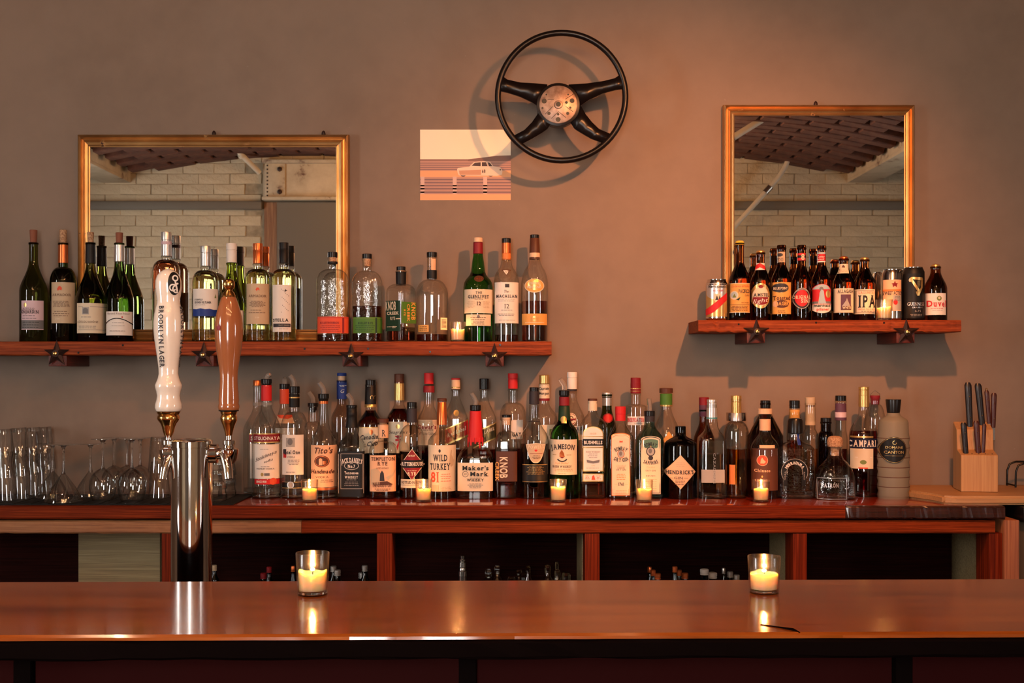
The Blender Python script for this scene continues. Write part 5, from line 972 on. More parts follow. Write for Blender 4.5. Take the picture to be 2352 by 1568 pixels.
bottle('red bitter bottle with gold foil neck, white capitals on a blue-black band', 1984, 3.475, ZCT, 33, 1000, 960, 11, 896, 'round', group=GF_, liquid=(988, M_REDLIQ), prof=[(1146, 31), (1145, 33), (1141, 33), (1000, 33), (990, 31.5), (980, 28), (970, 22), (963, 16), (955, 12.5), (933, 11), (896, 10.6)],
   caps=[screw(888, 908, 11.4, 'gold'), ring(908, 934, 11.6, 'gold', 'neck_foil')],
   labels=[('rect', 1953, 1007, 2016, 1029, 'navy', [('T', 'CAMPARI', 1983, 1018, 14, 58, 'white', 'bs')]), ('rect', 1959, 1001, 2005, 1005, 'gold', []), ('rect', 1959, 1030, 2005, 1076, 'cream', [('O', 1982, 1061, 7, 5, 'olive'), ('R', 1972, 1073, 1992, 1076, 'orred'), ('R', 1966, 1049, 1971, 1051, 'white'), ('R', 1997, 1049, 2002, 1051, 'white')])])
bottle('round clear jug with red wire-clamped stopper behind the bitter', 2010, 3.555, ZCT, 24, 985, 928, 10, 915, 'round', group=GR, caps=[('stopper', [(928, 9), (916, 10), (910, 11.5), (908, 11)], 'dred')])
rt = STORE['round clear jug with red wire-clamped stopper behind the bitter'][0]
tube('wire_bail', [(-.012, 0, Z(925, C2) - ZCT), (-.013, 0, Z(905, C2) - ZCT), (0, 0, Z(897, C2) - ZCT), (.014, 0, Z(905, C2) - ZCT), (.016, 0, Z(918, C2) - ZCT)], .0009, M_STEEL, rt, 6)
cant = []
yb = 1146
for i in range(6):
    ya, yz = 1138 - i * 22.2, 1138 - (i + 1) * 22.2
    cant += [(ya, 35.6), (ya - 2, 36.4), (ya - 11, 34), (yz + 2, 36.4)]
fr('frosted bamboo-ribbed liqueur bottle with tapered black stopper and round black label', 2052, 36, 1005, 960, 15, 948, glass=M_FROST, flatlab=True, prof=[(yb, 33), (yb - 1, 35)] + cant + [(1004, 36), (996, 34), (970, 33), (963, 30), (957, 20), (953, 15), (948, 14.5)],
   caps=[('stopper', [(948, 13), (946.5, 14.5), (919, 17.4), (917, 17)], M_BLACK)] + [ring(1138 - i * 22.2 - .7, 1138 - i * 22.2 + .8, 36.5, 'brown', 'bamboo_ring') for i in range(1, 7)],
   labels=[('oval', 2024, 1003, 2082, 1063, 'black', [('F', 'oval', 2025, 1004, 2081, 1062, .9, 'dgold', 'black'), ('T', 'DOMAINE', 2053, 1027, 5.2, 37, 'gold', ''), ('T', 'CANTON', 2053, 1038, 6.2, 42, 'gold', ''), ('T', 'DE', 2053, 1032.4, 2, 3, 'gold'), ('R', 2034, 1046, 2072, 1046.8, 'dgold'), ('A', 2053, 1016, 4, 90, 360, 1, 'gold')])])
# ============================================================ candles
CAND = []
def candle(label, cx, Y, zs, rpx, ytop, lvl, tilt=0.0, group='votive candles in glasses'):
    k = Y / F; r = rpx * k; h = Z(ytop, Y) - zs
    t = thing('votive_candle', label, 'candle', (X(cx, Y), Y, zs), group)
    hw = h * lvl; rb = r * .90
    R = lambda z: rb + (r - rb) * z / h
    th = .0016
    prof = [(0, rb * .96), (.001, rb), (h - .0008, r), (h, r - .0005), (h - .0005, r - th), (h * .1 + .001, R(h * .1) - th - .0004), (h * .1, rb * .6)]
    vv, ff = lathe_data(prof, 40); mesh('glass', vv, ff, M_VOTIVE, t, True, 50)
    tp = R(hw) - th - .0008
    lathe('glass_base', [(.0015, rb * .9), (.0025, rb * .955), (h * .1 - .0006, rb * .955), (h * .1 - .0003, rb * .9)], dense('thick votive glass', (.95, .9, .84), 1.45), t, 32)
    rnd = random.Random(int(cx)); sg = 40; V, FF = [], []
    ring_ = [(h * .1 + .0006, R(h * .1) * .93 - th), (h * .1 + .002, R(h * .1) - th - .001), (hw - .002, tp), (hw, tp * .985), (hw - .0015, tp * .8), (hw - .004, tp * .42), (hw - .0045, tp * .12)]
    ph = rnd.uniform(0, 6)
    for kk, (z, q) in enumerate(ring_):
        for i in range(sg):
            a = 2 * PI * i / sg; dz = (.0016 * math.sin(2 * a + ph) + .0009 * math.sin(5 * a)) if kk in (2, 3, 4) else 0
            V.append((q * math.cos(a), q * math.sin(a), z + dz))
    for kk in range(len(ring_) - 1):
        for i in range(sg): FF.append((kk * sg + i, kk * sg + (i + 1) % sg, (kk + 1) * sg + (i + 1) % sg, (kk + 1) * sg + i))
    FF += [tuple(range(sg - 1, -1, -1)), tuple(range((len(ring_) - 1) * sg, len(ring_) * sg))]
    wx = mesh('wax', V, FF, M_WAX, t, True, 60)
    tube('wick', [(0, 0, hw - .006), (.0003, 0, hw - .001), (.0012, 0, hw + .003)], .0007, M_BLACK, t, 6)
    fh = .0058
    lathe('flame', [(hw + .0005, .0006), (hw + .0015, .0026), (hw + .003, .0034), (hw + .0046, .0022), (hw + fh, .0003)], M_FLAME, t, 16)
    l = lamp('candle_light', (0, 0, hw + .004), CANDLE_W, (1.0, .37, .10), .0022); l.parent = t
    return t
candle('lit votive candle on the bar in front of the beer tower', 718, 1.726, ZBAR, 38.5, 1268, .55)
candle('lit votive candle on the right part of the bar', 1755, 1.74, ZBAR, 37.5, 1276, .55)
for cx, lb in ((711, 'lit votive candle on the counter before the copper-labelled vodka'), (973, 'lit votive candle on the counter before the maroon diamond label'), (1282, 'lit votive candle on the counter before the emerald whiskey bottle'), (1480, 'lit votive candle on the counter before the teal gin bottle'), (1748, 'lit votive candle on the counter before the brown rider label')):
    candle(lb, cx, 3.318, ZCT, 19.8, 1101, .60 if cx != 1282 else .68)
candle('lit votive candle on the long shelf beside the emerald whisky bottle', 1051, 3.475, ZSL, 18.5, 739, .62)
candle('lit votive candle on the short shelf in front of a silver can', 2031, 3.435, ZSR, 19.2, 688, .62)

# ============================================================ mirrors
def mirror(label, px0, px1, py0, py1, fw, zbot, hooks):
    Ym = YW - .016; Yf = YW - .030
    x0, x1 = X(px0, Yf), X(px1, Yf); z0, z1 = zbot, Z(py0, Yf)
    cx = (x0 + x1) / 2
    t = thing('wall_mirror', label, 'mirror', (cx, YW, z0), 'gilt framed mirrors'); w, h = (x1 - x0) / 2, z1 - z0
    # moulding section: distance from the outer edge, depth off the wall
    sec = [(0, -.002), (0, -.024), (.08, -.032), (.16, -.034), (.26, -.030), (.34, -.024), (.46, -.026), (.60, -.031), (.72, -.029), (.80, -.028), (.90, -.030), (1.0, -.0285), (1.0, -.006)]
    cor = [(-w, 0), (w, 0), (w, h), (-w, h)]; inn = [(1, 1), (-1, 1), (-1, -1), (1, -1)]
    for a in range(4):
        b = (a + 1) % 4; V, FF = [], []
        for c, i_ in ((cor[a], inn[a]), (cor[b], inn[b])):
            for u, d in sec: V.append((c[0] + i_[0] * u * fw, d, c[1] + i_[1] * u * fw))
        n = len(sec)
        for k in range(n - 1): FF.append((k, k + 1, n + k + 1, n + k))
        FF.append((n - 1, 0, n, 2 * n - 1))
        me = bpy.data.meshes.new('frame_rail'); me.from_pydata(V, [], FF); bm = bmesh.new(); bm.from_mesh(me); bmesh.ops.recalc_face_normals(bm, faces=bm.faces); bm.to_mesh(me); bm.free()
        link('frame_rail', me, M_GOLD, t)
    box('mirror_glass', -w + fw * .97, w - fw * .97, -.028, -.024, fw * .9, h - fw * .9, M_MIRROR, t)
    box('backing', -w + .004, w - .004, -.006, -.001, .004, h - .004, M_BLACKW, t)
    for px in hooks:
        hx = X(px, Yf) - cx; lathe('hook', [(h - .004, .005), (h + .004, .006), (h + .010, .005), (h + .014, .002)], M_IRON, t, 12, loc=(hx, -.012, 0))
    return t
mirror('wide gilt-framed mirror behind the wine bottles', 177, 801, 308, 780, .0385, ZSL + .001, (488, 741))
mirror('tall gilt-framed mirror behind the beer bottles', 1662, 2102, 240, 735, .0325, ZSR + .001, (1877,))

# ============================================================ photo print on the wall
pc = thing('photo_print', 'unframed photo print of a vintage race car taped to the wall', 'picture', (X(1069, YW), YW, Z(460, YW)))
def pxz(x, y): return (X(x, YW) - X(1069, YW), Z(y, YW) - Z(460, YW))
(ax, az), (bx2, bz) = pxz(965, 460), pxz(1173, 298)
box('card', ax, bx2, -.0016, -.0003, az, bz, P('cream'), pc)
PC = dict(psky=(.95, .76, .56), phill=(.22, .11, .09), ptar=(.74, .36, .18), prail=(.20, .12, .13), pband=(.44, .24, .19), pcar=(.78, .56, .42), pdark=(.06, .03, .03), pbody=(.55, .28, .17), ppost=(.60, .40, .34))
for k, c in PC.items(): PAL[k] = c
def flat(x, y, eps, ang):
    u, v = pxz(x, y); return (u, -.0017 - eps, v)
items = [('R', 965, 298, 1173, 372, 'psky'), ('P', [(1075, 366), (1110, 362), (1140, 358), (1173, 357), (1173, 370), (1075, 370)], 'phill'), ('R', 965, 366, 1173, 369, 'phill'), ('R', 965, 369, 1173, 392, 'pband')]
items += [('R', 965, y, 1173, y + 1.6, 'prail') for y in (374, 379, 384, 389)] + [('R', 965, 392, 1173, 407, 'ptar'), ('R', 965, 407, 1173, 446, 'pband')]
items += [('R', 965, y, 1173, y + 3.2, 'prail') for y in (411, 418, 425, 432, 440)] + [('R', x, 406, x + 9, 446, 'ppost') for x in (966, 1040, 1110)] + [('R', 965, 446, 1173, 460, 'ptar')]
shapes_to('print', flat, items, pc, 0, 0)
car = [('P', [(1050, 389), (1052, 386), (1078, 383), (1088, 373), (1112, 370), (1126, 372), (1133, 382), (1150, 385), (1154, 393), (1153, 401), (1142, 404), (1054, 403), (1051, 396)], 'pcar')]
shapes_to('print', flat, car, pc, .0004, 0)
car2 = [('P', [(1054, 392), (1105, 390), (1105, 402), (1056, 402)], 'pbody'), ('P', [(1083, 381), (1091, 374), (1104, 373), (1104, 382)], 'pdark'), ('P', [(1107, 382), (1107, 373), (1116, 373), (1120, 382)], 'pdark'), ('P', [(1123, 382), (1120, 373), (1125, 374), (1131, 382)], 'pdark'), ('O', 1064, 399, 7.2, 7, 'pdark'), ('O', 1127, 399, 7.2, 7, 'pdark'), ('O', 1064, 399, 4.2, 4.2, 'pcar'), ('O', 1127, 399, 4.2, 4.2, 'pcar'), ('R', 1105, 388, 1117, 399, 'psky'), ('T', '68', 1111, 393.5, 7.5, 8, 'pdark', 'b'), ('O', 1149, 390, 1.4, 2, 'pdark')]
shapes_to('print', flat, car2, pc, .0008, 0)

# ============================================================ steering wheel
YWH = 3.46
sw = thing('steering_wheel', 'black four-spoke vintage steering wheel with bare metal hub hung on the wall', 'steering wheel', (X(1290, YWH), YW, Z(222, YWH)))
k = YWH / F; RW = 146.5 * k; yr = YWH - YW
M_BAKE = solid('black bakelite', (.006, .004, .004), .3, spec=.3)
tube('rim', [(RW * math.cos(2 * PI * i / 72), yr + .0, RW * math.sin(2 * PI * i / 72)) for i in range(72)], 7.2 * k, M_BAKE, sw, 14, True)
def wp(x, y): return ((x - 1290) * k, (222 - y) * k)
def spoke(pts, m=M_BAKE):
    """Spoke outline from hub outwards in pixels, dished back towards the hub."""
    V, FF = [], []; n = len(pts)
    for lay, d in ((0, 0), (1, .012)):
        for x, y in pts:
            u, v = wp(x, y); rr = math.hypot(u, v) / RW
            V.append((u, yr + .02 * (1 - rr) - .006 + d, v))
    h = n // 2
    for i in range(h - 1):
        a, b, c, dd = i, i + 1, n - 2 - i, n - 1 - i
        FF += [(a, b, c, dd), (dd + n, c + n, b + n, a + n)]
    for i in range(n): FF.append((i, (i + 1) % n, (i + 1) % n + n, i + n))
    me = bpy.data.meshes.new('spoke'); me.from_pydata(V, [], FF); bm = bmesh.new(); bm.from_mesh(me); bmesh.ops.recalc_face_normals(bm, faces=bm.faces)
    bmesh.ops.bevel(bm, geom=bm.edges[:], offset=.0012, segments=2, affect='EDGES'); bm.to_mesh(me); bm.free()
    return link('spoke', me, m, sw, True)
spoke([(1258, 192), (1230, 190), (1195, 189), (1165, 183), (1150, 172), (1142, 208), (1165, 212), (1195, 221), (1222, 233), (1240, 244)])
spoke([(1306, 192), (1350, 190), (1385, 186), (1412, 180), (1427, 170), (1436, 204), (1414, 206), (1385, 213), (1352, 228), (1326, 246)])
spoke([(1246, 238), (1234, 262), (1222, 280), (1205, 298), (1180, 312), (1196, 332), (1222, 318), (1245, 304), (1258, 294), (1268, 278)])
spoke([(1334, 240), (1346, 262), (1360, 280), (1376, 296), (1402, 308), (1384, 328), (1358, 318), (1335, 304), (1320, 294), (1310, 278)])
HX, HZ = wp(1282.5, 239.5)
def disc(name, r, y0, y1, m, seg=48, rin=.0, parent=sw):
    o = lathe(name, [(0, r * .97), (.001, r), (y0 - y1 - .001, r), (y0 - y1, r * .97)], m, parent, seg)
    o.matrix_local = Matrix.Translation((HX, y0, HZ)) @ Matrix.Rotation(PI / 2, 4, 'X'); return o
disc('hub', 50 * k, yr + .034, yr + .004, M_BAKE)
M_HUB = mat('scratched bare hub metal', lambda N, L, p: (L.new(ramp(N, L, noise(N, L, 60, 5), [(.3, (.18, .11, .08)), (.7, (.40, .29, .23))]), p.inputs['Base Color']), setp(p, rough=.42, metal=.6)))
hp = disc('hub_plate', 43.5 * k, yr + .005, yr + .001, M_HUB)
for x, y, r in ((1250, 232, 5.6), (1314, 231, 5.6), (1282, 274, 5.6), (1261, 260, 3.8), (1304, 260, 3.8), (1282, 262, 3), (1246, 248, 2.6), (1310, 247, 2.6), (1301, 235, 3.4), (1255, 217, 2), (1305, 217, 2)):
    u, v = wp(x, y); o = lathe('hole', [(0, r * k), (.0012, r * k * .9)], M_BLACK, sw, 18); o.matrix_local = Matrix.Translation((u, yr + .0012, v)) @ Matrix.Rotation(PI / 2, 4, 'X')
bo = lathe('centre_nut', [(0, 10 * k), (.004, 9 * k), (.005, 6 * k)], M_HUB, sw, 24); bo.matrix_local = Matrix.Translation((*[wp(1282.5, 240)[0], yr + .001, wp(1282.5, 240)[1]],)) @ Matrix.Rotation(PI / 2, 4, 'X')
bo = lathe('hole', [(0, 5.6 * k), (.001, 5.4 * k)], M_BLACK, sw, 20); bo.matrix_local = Matrix.Translation((wp(1282.5, 240)[0], yr - .0042, wp(1282.5, 240)[1])) @ Matrix.Rotation(PI / 2, 4, 'X')
for a, b in (((1270, 244), (1252, 262)), ((1283, 256), (1300, 270)), ((1283, 256), (1266, 272)), ((1258, 228), (1272, 228)), ((1298, 228), (1318, 215)), ((1299, 244), (1316, 256))):
    (u0, v0), (u1, v1) = wp(*a), wp(*b); tube('groove', [(u0, yr + .0006, v0), (u1, yr + .0006, v1)], .0007, M_BLACK, sw, 6)
tube('mounting_peg', [(HX, yr + .03, HZ), (HX, -.001, HZ)], .014, M_IRON, sw, 16)

# ============================================================ beer tower and tap handles
YT = 2.05; kt = YT / F; ZL = ZBAR - .16
bt = thing('beer_tower', 'chrome cylindrical beer tower with two side faucets behind the bar', 'beer tower', (X(440, YT), YT, ZL))
zt = Z(1010, YT) - ZL; rt_ = 46.2 * kt
lathe('column', [(0, rt_), (zt - .012, rt_)], M_CHROME, bt, 64)
lathe('flange', [(0, rt_ * 1.5), (.006, rt_ * 1.5), (.008, rt_ * 1.3)], M_CHROME, bt, 64)
lathe('cap', [(zt - .012, rt_), (zt - .0115, rt_ * 1.025), (zt - .002, rt_ * 1.025), (zt, rt_ * .98), (zt + .002, rt_ * .8), (zt + .003, rt_ * .3)], M_CHROME, bt, 64)
def faucet(s, hx):
    """Faucet at column side s, handle axis hx (px)."""
    xo = X(hx, YT) - X(440, YT); zs_ = Z(1041, YT) - ZL
    def hz(pts, nm, m):  # horizontal lathe along x
        o = lathe(nm, pts, m, bt, 28); o.matrix_local = Matrix.Translation((s * rt_, 0, zs_)) @ Matrix.Rotation(s * PI / 2, 4, 'Y')
    L_ = abs(xo) - rt_
    hz([(-.004, .016), (.004, .0165), (.010, .0165), (.011, .010), (L_ - .012, .009), (L_, .010)], 'shank', M_CHROME)
    lathe('faucet_body', [(zs_ - .018, .007), (zs_ - .012, .012), (zs_ + .002, .0155), (zs_ + .007, .016), (zs_ + .010, .010), (zs_ + .014, .009), (zs_ + .016, .011), (zs_ + .022, .011), (zs_ + .024, .006), (zs_ + .034, .005)], M_CHROME, bt, 28, loc=(xo, 0, 0))
    tube('spout', [(xo - s * .006, -.004, zs_ + .0), (xo - s * .002, -.012, zs_ - .012), (xo + s * .002, -.017, zs_ - .026), (xo + s * .004, -.020, zs_ - .042)], [.010, .0092, .008, .0072], M_CHROME, bt, 18)
faucet(1, 526); faucet(-1, 387)
def handle(label, cx, lean, prof, m, extra):
    zb = Z(1010, YT)
    t = thing('tap_handle', label, 'tap handle', (X(cx, YT), YT, zb), 'beer tap handles'); t.rotation_euler.y = lean
    yb = 1010
    B = Body(cx, YT, zb, prof, 2, None, 1.0, 0)
    lathe('handle_body', B.prof, m, t, 44, sharp=70)
    for nm, pts, mm in extra: lathe(nm, [(Z(y, YT) - zb, r * kt) for y, r in pts], mm, t, 36)
    return t, B
M_WHITEG = solid('white glazed ceramic', (.74, .62, .52), .12, coat=.8)
M_TAN = solid('tan glazed ceramic', (.30, .095, .035), .14, coat=.6)
t1, B1 = handle('white glazed tap handle with black lettering and round emblem', 387, 0.0,
    [(944, 27), (943, 28), (936, 30.5), (928, 30), (918, 27), (908, 25.8), (898, 27.5), (890, 30), (884, 30.4), (878, 28), (868, 24), (858, 22), (845, 22.5), (825, 25), (800, 28.5), (775, 32), (755, 33.5), (738, 33.5), (722, 32), (708, 29), (697, 26), (688, 25.5), (676, 27.5), (660, 29.5), (645, 29), (634, 26), (626, 20), (620, 12), (617.5, 4)], M_WHITEG,
    [('ferrule', [(1000, 9), (991, 12.5), (980, 15), (972, 18), (964, 24), (960, 25.5), (956, 25), (952, 22), (949, 25), (945, 26.5), (944, 25)], M_BRASS), ('stem', [(1012, 6), (1000, 8.6)], M_CHROME)])
def curved(B, k=.85):
    def f(x, y, eps, ang):
        p = B.front(x, y, eps, 0); a = ang or 0
        return (p[0] * math.cos(a) - p[1] * math.sin(a), p[0] * math.sin(a) + p[1] * math.cos(a), p[2])
    return f
shapes_to('emblem', curved(B1), [('O', 388, 650, 15, 27, 'black'), ('A', 390, 638, 6, 0, 360, 3.2, 'white'), ('A', 384, 660, 7, 40, 330, 3.2, 'white'), ('A', 392, 663, 8, 100, 300, 3.2, 'white'), ('P', [(387, 642), (391, 642), (397, 668), (393, 669)], 'white'), ('P', [(386, 652), (396, 648), (398, 651), (388, 656)], 'white')], t1, .0006, .42)
shapes_to('lettering', curved(B1), [('T', 'BROOKLYN LAGER', 371, 773, 11.5, 142, 'ink', 'bsd')], t1, .0006, 0)
shapes_to('lettering', curved(B1), [('T', 'BROOKLYN LAGER', 403, 773, 11.5, 142, 'ink', 'bsd')], t1, .0006, .62)
t2, B2 = handle('tan glazed tap handle with brass ball finial and small red star', 525.5, 0.0,
    [(942, 22), (940, 23), (934, 24.6), (929, 23.4), (926, 22.4), (918, 23.4), (905, 22.4), (886, 20.8), (870, 20.2), (857, 20.6), (840, 22.6), (816, 26.4), (795, 29.4), (775, 31.4), (757, 32.2), (742, 31.4), (725, 29), (708, 25), (695, 20.5), (684, 17), (681, 14)], M_TAN,
    [('ferrule', [(1000, 7.5), (990, 9.8), (980, 12.5), (972, 15.5), (965, 18.6), (960, 19.4), (956, 18.4), (952, 16.4), (949, 18), (945, 19), (943, 18)], M_BRASS), ('stem', [(1012, 6), (1000, 7.2)], M_CHROME), ('dark_band', [(944, 22.5), (941.5, 23.2)], M_BLACK),
     ('finial', [(683, 14.5), (679, 15.5), (676, 14), (672, 12.5), (668, 8.5), (666, 8), (663.5, 10), (658, 13.4), (652, 14.2), (646, 12.8), (642, 9.5), (640, 4)], M_BRASS)])
st = []
for i in range(10):
    a = PI / 2 + i * PI / 5; r = 10 if i % 2 == 0 else 4; st.append((502 + r * math.cos(a) * .8, 752 - r * math.sin(a)))
shapes_to('star_mark', curved(B2), [('P', st, 'dred')], t2, .0006, 0)

# ============================================================ glassware at the left end
def revolve_open(name, prof, m, parent, seg=40):
    vv, ff = lathe_data(prof, seg); return mesh(name, vv, ff[:-2], m, parent, True, 50)
ZM = ZCT + .0048
mt_ = thing('bar_mat', 'black rubber bar mat under the upturned glasses', 'mat', (X(255, 3.32), 3.36, ZCT + .0006)); box('mat_base', -.40, .36, -.13, .13, 0, .003, M_RUBBER, mt_, .001)
for i in range(16): box('rib', -.39 + i * .046, -.372 + i * .046, -.125, .125, .003, .004, M_RUBBER, mt_)
def pint(label, px, Y, z0, ytop, rb, rt2, group, lean=0.0):
    t = thing('pint_glass', label, 'glass', (X(px, Y), Y, z0), group); h = Z(ytop, Y) - z0; k = Y / F
    R0, R1 = rb * k, rt2 * k
    revolve_open('glass_wall', [(0, R0 - .002), (0, R0), (h - .001, R1), (h, R1 * .96)], M_TUMB, t)
    lathe('glass_base', [(h - .012, R1 * .93), (h - .004, R1 * .95), (h - .0008, R1 * .9)], dense('thick glass', (.9, .92, .92), 1.48), t, 32)
    t.rotation_euler.y = lean; return t
def stack(px, Y, tops, lower_label, upper_label, lean=0.0, rb=22, rt2=16):
    pint(lower_label, px, Y, ZM, tops[1], rb, rt2, 'stacked pint glasses', lean)
    dz = Z(tops[0], Y) - Z(tops[1], Y)
    o = pint(upper_label, px, Y, ZM + dz, tops[0], rb + .6, rt2 + .6, 'stacked pint glasses', lean)
    o.location.x = X(px, Y) + math.sin(lean) * dz
for i, (px, Y, tops) in enumerate(((18, 3.32, (985, 1037)), (52, 3.37, (982, 1034)), (83, 3.47, (981, 1032)), (108, 3.555, (980, 1031)))):
    w = ('first', 'second', 'third', 'fourth')[i]
    stack(px, Y, tops, f'lower upturned pint glass in the {w} stack from the left', f'upper upturned pint glass in the {w} stack from the left', -.055)
stack(366, 3.40, (1003, 1060), 'lower upturned pint glass of the stack hidden beside the beer tower', 'upper upturned pint glass of the stack beside the beer tower', 0, 25, 19)
def stem(label, px, Y, yfoot, ystem, rfoot, rbowl, kind, group):
    """Upturned stemware: rim down on the mat, foot on top."""
    t = thing('martini_glass' if kind == 'm' else 'wine_glass', label, 'glass', (X(px, Y), Y, ZM), group); k = Y / F
    zf = Z(yfoot, Y) - ZM; zs_ = Z(ystem, Y) - ZM
    if kind == 'm': pr = [(0, rbowl), (.002, rbowl), (zs_ * .5, rbowl * .62), (zs_ * .86, rbowl * .24), (zs_ * .97, rbowl * .1), (zs_, 4)]
    else: pr = [(0, rbowl * .74), (.002, rbowl * .76), (zs_ * .2, rbowl * .90), (zs_ * .42, rbowl), (zs_ * .62, rbowl * .96), (zs_ * .8, rbowl * .76), (zs_ * .92, rbowl * .46), (zs_ * .985, rbowl * .16), (zs_ , 4)]
    revolve_open('bowl', [(z, r * k) for z, r in pr], M_TUMB, t)
    lathe('stem', [(zs_ - .004, 5 * k), (zs_ + .006, 3.2 * k), ((zs_ + zf) / 2, 2.6 * k), (zf - .012, 3.4 * k), (zf - .005, 7 * k), (zf - .003, 12 * k)], dense('thick glass', (.9, .92, .92), 1.48), t, 20)
    lathe('foot', [(zf - .0035, rfoot * k * .3), (zf - .0015, rfoot * k), (zf - .0004, rfoot * k), (zf, rfoot * k * .96)], M_TUMB, t, 40)
    return t
MG, WG = 'upturned martini glasses', 'upturned wine glasses'
stem('upturned martini glass nearest the front of the mat', 146, 3.285, 1019, 1086, 46, 43, 'm', MG)
stem('upturned martini glass just behind and left of the front one', 121, 3.39, 1017, 1080, 36, 38, 'm', MG)
stem('upturned martini glass touching the round wine glasses', 208, 3.44, 1018, 1080, 34, 38, 'm', MG)
stem('upturned round wine glass nearest the martini glasses', 236, 3.31, 1007, 1074, 26, 31, 'w', WG)
stem('upturned round wine glass in front, next to the tall pint stack', 303, 3.30, 1006, 1074, 30, 33, 'w', WG)
for px, Y, lb in ((262, 3.50, 'upturned wine glass at the back left of the wine glasses'), (292, 3.56, 'upturned wine glass at the back middle of the wine glasses'), (322, 3.49, 'upturned wine glass at the back right of the wine glasses')):
    stem(lb, px, Y, 1004, 1068, 26, 28, 'w', WG)
def tumbler(label, px, Y, z0, h, r):
    t = thing('tumbler', label, 'glass', (X(px, Y), Y, z0), 'faceted tumblers'); V = []
    vv, ff = lathe_data([(0, r * 1.02), (0, r * 1.06), (h * .3, r * 1.04), (h * .35, r * .98), (h - .001, r * .8), (h, r * .74)], 12)
    mesh('glass_wall', vv, ff[:-2], M_TUMB, t)
    lathe('glass_base', [(h - .012, r * .74), (h - .001, r * .7)], dense('thick glass', (.9, .92, .92), 1.48), t, 12); return t
for i, (px, Y, n_) in enumerate(((500, 3.33, 3), (522, 3.42, 3))):
    for j in range(n_):
        tumbler(('lowest', 'middle', 'top')[j] + ' upturned faceted tumbler in the ' + ('front', 'rear')[i] + ' stack right of the beer tower', px, Y, ZM + j * .030, .052 if j < 2 else .05, .024)

# ============================================================ knife block, board, things at the right end
bd = thing('cutting_board', 'thick pale wooden cutting board under the knife block', 'cutting board', (X(2230, 3.36), 3.385, ZCT))
V = [(-.195, .10), (-.125, -.085), (-.118, -.135), (-.09, -.15), (.30, -.15), (.30, .17), (-.16, .17)]
bm = bmesh.new(); lo = [bm.verts.new((x, y, 0)) for x, y in V]; f = bm.faces.new(lo); r_ = bmesh.ops.extrude_face_region(bm, geom=[f])
for v in r_['geom']:
    if isinstance(v, bmesh.types.BMVert): v.co.z = .024
bmesh.ops.recalc_face_normals(bm, faces=bm.faces); bmesh.ops.bevel(bm, geom=[e for e in bm.edges], offset=.006, segments=3, affect='EDGES')
me = bpy.data.meshes.new('board'); bm.to_mesh(me); bm.free(); o = link('board', me, M_BOARD, bd, True); me.set_sharp_from_angle(angle=.7)
YK = 3.39; zk = ZCT + .0245; kb_w = 40.5 * 3.34 / F
kb = thing('knife_block', 'stepped maple knife block standing on the cutting board', 'knife block', (X(2250, 3.34), 3.34, zk), rz=-.17)
zf_ = Z(1045, 3.34) - zk; zb_ = Z(968, 3.45) - zk
V = [(-kb_w, 0, 0), (-kb_w, 0, zf_), (-kb_w, .055, zf_ + .012), (-kb_w, .062, zb_ - .02), (-kb_w, .115, zb_), (-kb_w, .115, 0)]
n = len(V); VV = V + [(-x, y, z) for x, y, z in V]
FFk = [tuple(range(n)), tuple(range(2 * n - 1, n - 1, -1))] + [(i, i + n, (i + 1) % n + n, (i + 1) % n) for i in range(n)]
me = bpy.data.meshes.new('block_body'); me.from_pydata(VV, [], FFk); bm = bmesh.new(); bm.from_mesh(me); bmesh.ops.recalc_face_normals(bm, faces=bm.faces); bmesh.ops.bevel(bm, geom=bm.edges[:], offset=.0015, segments=1, affect='EDGES'); bm.to_mesh(me); bm.free()
link('block_body', me, M_MAPLE, kb)
for i in range(5): box('slot', -.036 + i * .018 - .0012, -.036 + i * .018 + .0012, .010, .035, zf_ - .001, zf_ + .004, M_BLACK, kb)
M_HAND = solid('black riveted handle', (.010, .006, .006), .35); M_ROSEW = solid('rosewood handle', (.05, .010, .007), .35)
def knife(label, px0, py0, px1, py1, wpx, m, dy, ring_=False):
    """Handle from its butt (px0, py0) down to the block (px1, py1)."""
    Yk = 3.34 + dy; t = thing('knife', label, 'knife', (X(px1, Yk), Yk, Z(py1, Yk)), 'knives in the block')
    x0 = X(px0, Yk) - X(px1, Yk); h = Z(py0, Yk) - Z(py1, Yk); w = wpx * Yk / F / 2; V, FF = [], []
    sec = [(.0, .9), (.15, .95), (.45, 1.0), (.8, 1.08), (.94, 1.1), (1, .7)]
    for f_, g in sec:
        for i in range(12):
            a = 2 * PI * i / 12; V.append((x0 * f_ + w * g * math.cos(a), w * .75 * g * math.sin(a), h * f_))
    for s_ in range(len(sec) - 1):
        for i in range(12): FF.append((s_ * 12 + i, s_ * 12 + (i + 1) % 12, (s_ + 1) * 12 + (i + 1) % 12, (s_ + 1) * 12 + i))
    FF += [tuple(range(11, -1, -1)), tuple(range(60, 72))]
    mesh('handle', V, FF, m, t, True, 60)
    box('blade', -w * .7, w * .7, -.0008, .0008, -.035, .0005, M_STEEL, t)
    for f_ in (.25, .7):
        o = lathe('rivet', [(0, .0016), (.0006, .0013)], M_BRASS, t, 8); o.matrix_local = Matrix.Translation((x0 * f_, -w * .78, h * f_)) @ Matrix.Rotation(PI / 2, 4, 'X')
    if ring_: tube('hanging_ring', [(x0 + .003 * math.cos(a * .7), 0, h + .003 + .003 * math.sin(a * .7)) for a in range(9)], .0007, M_BRASS, t, 6, True)
knife('tall black-handled knife at the left of the block', 2223, 878, 2228, 985, 15, M_HAND, .085)
knife('tall black-handled knife in the middle of the block', 2246, 880, 2256, 978, 15, M_HAND, .09)
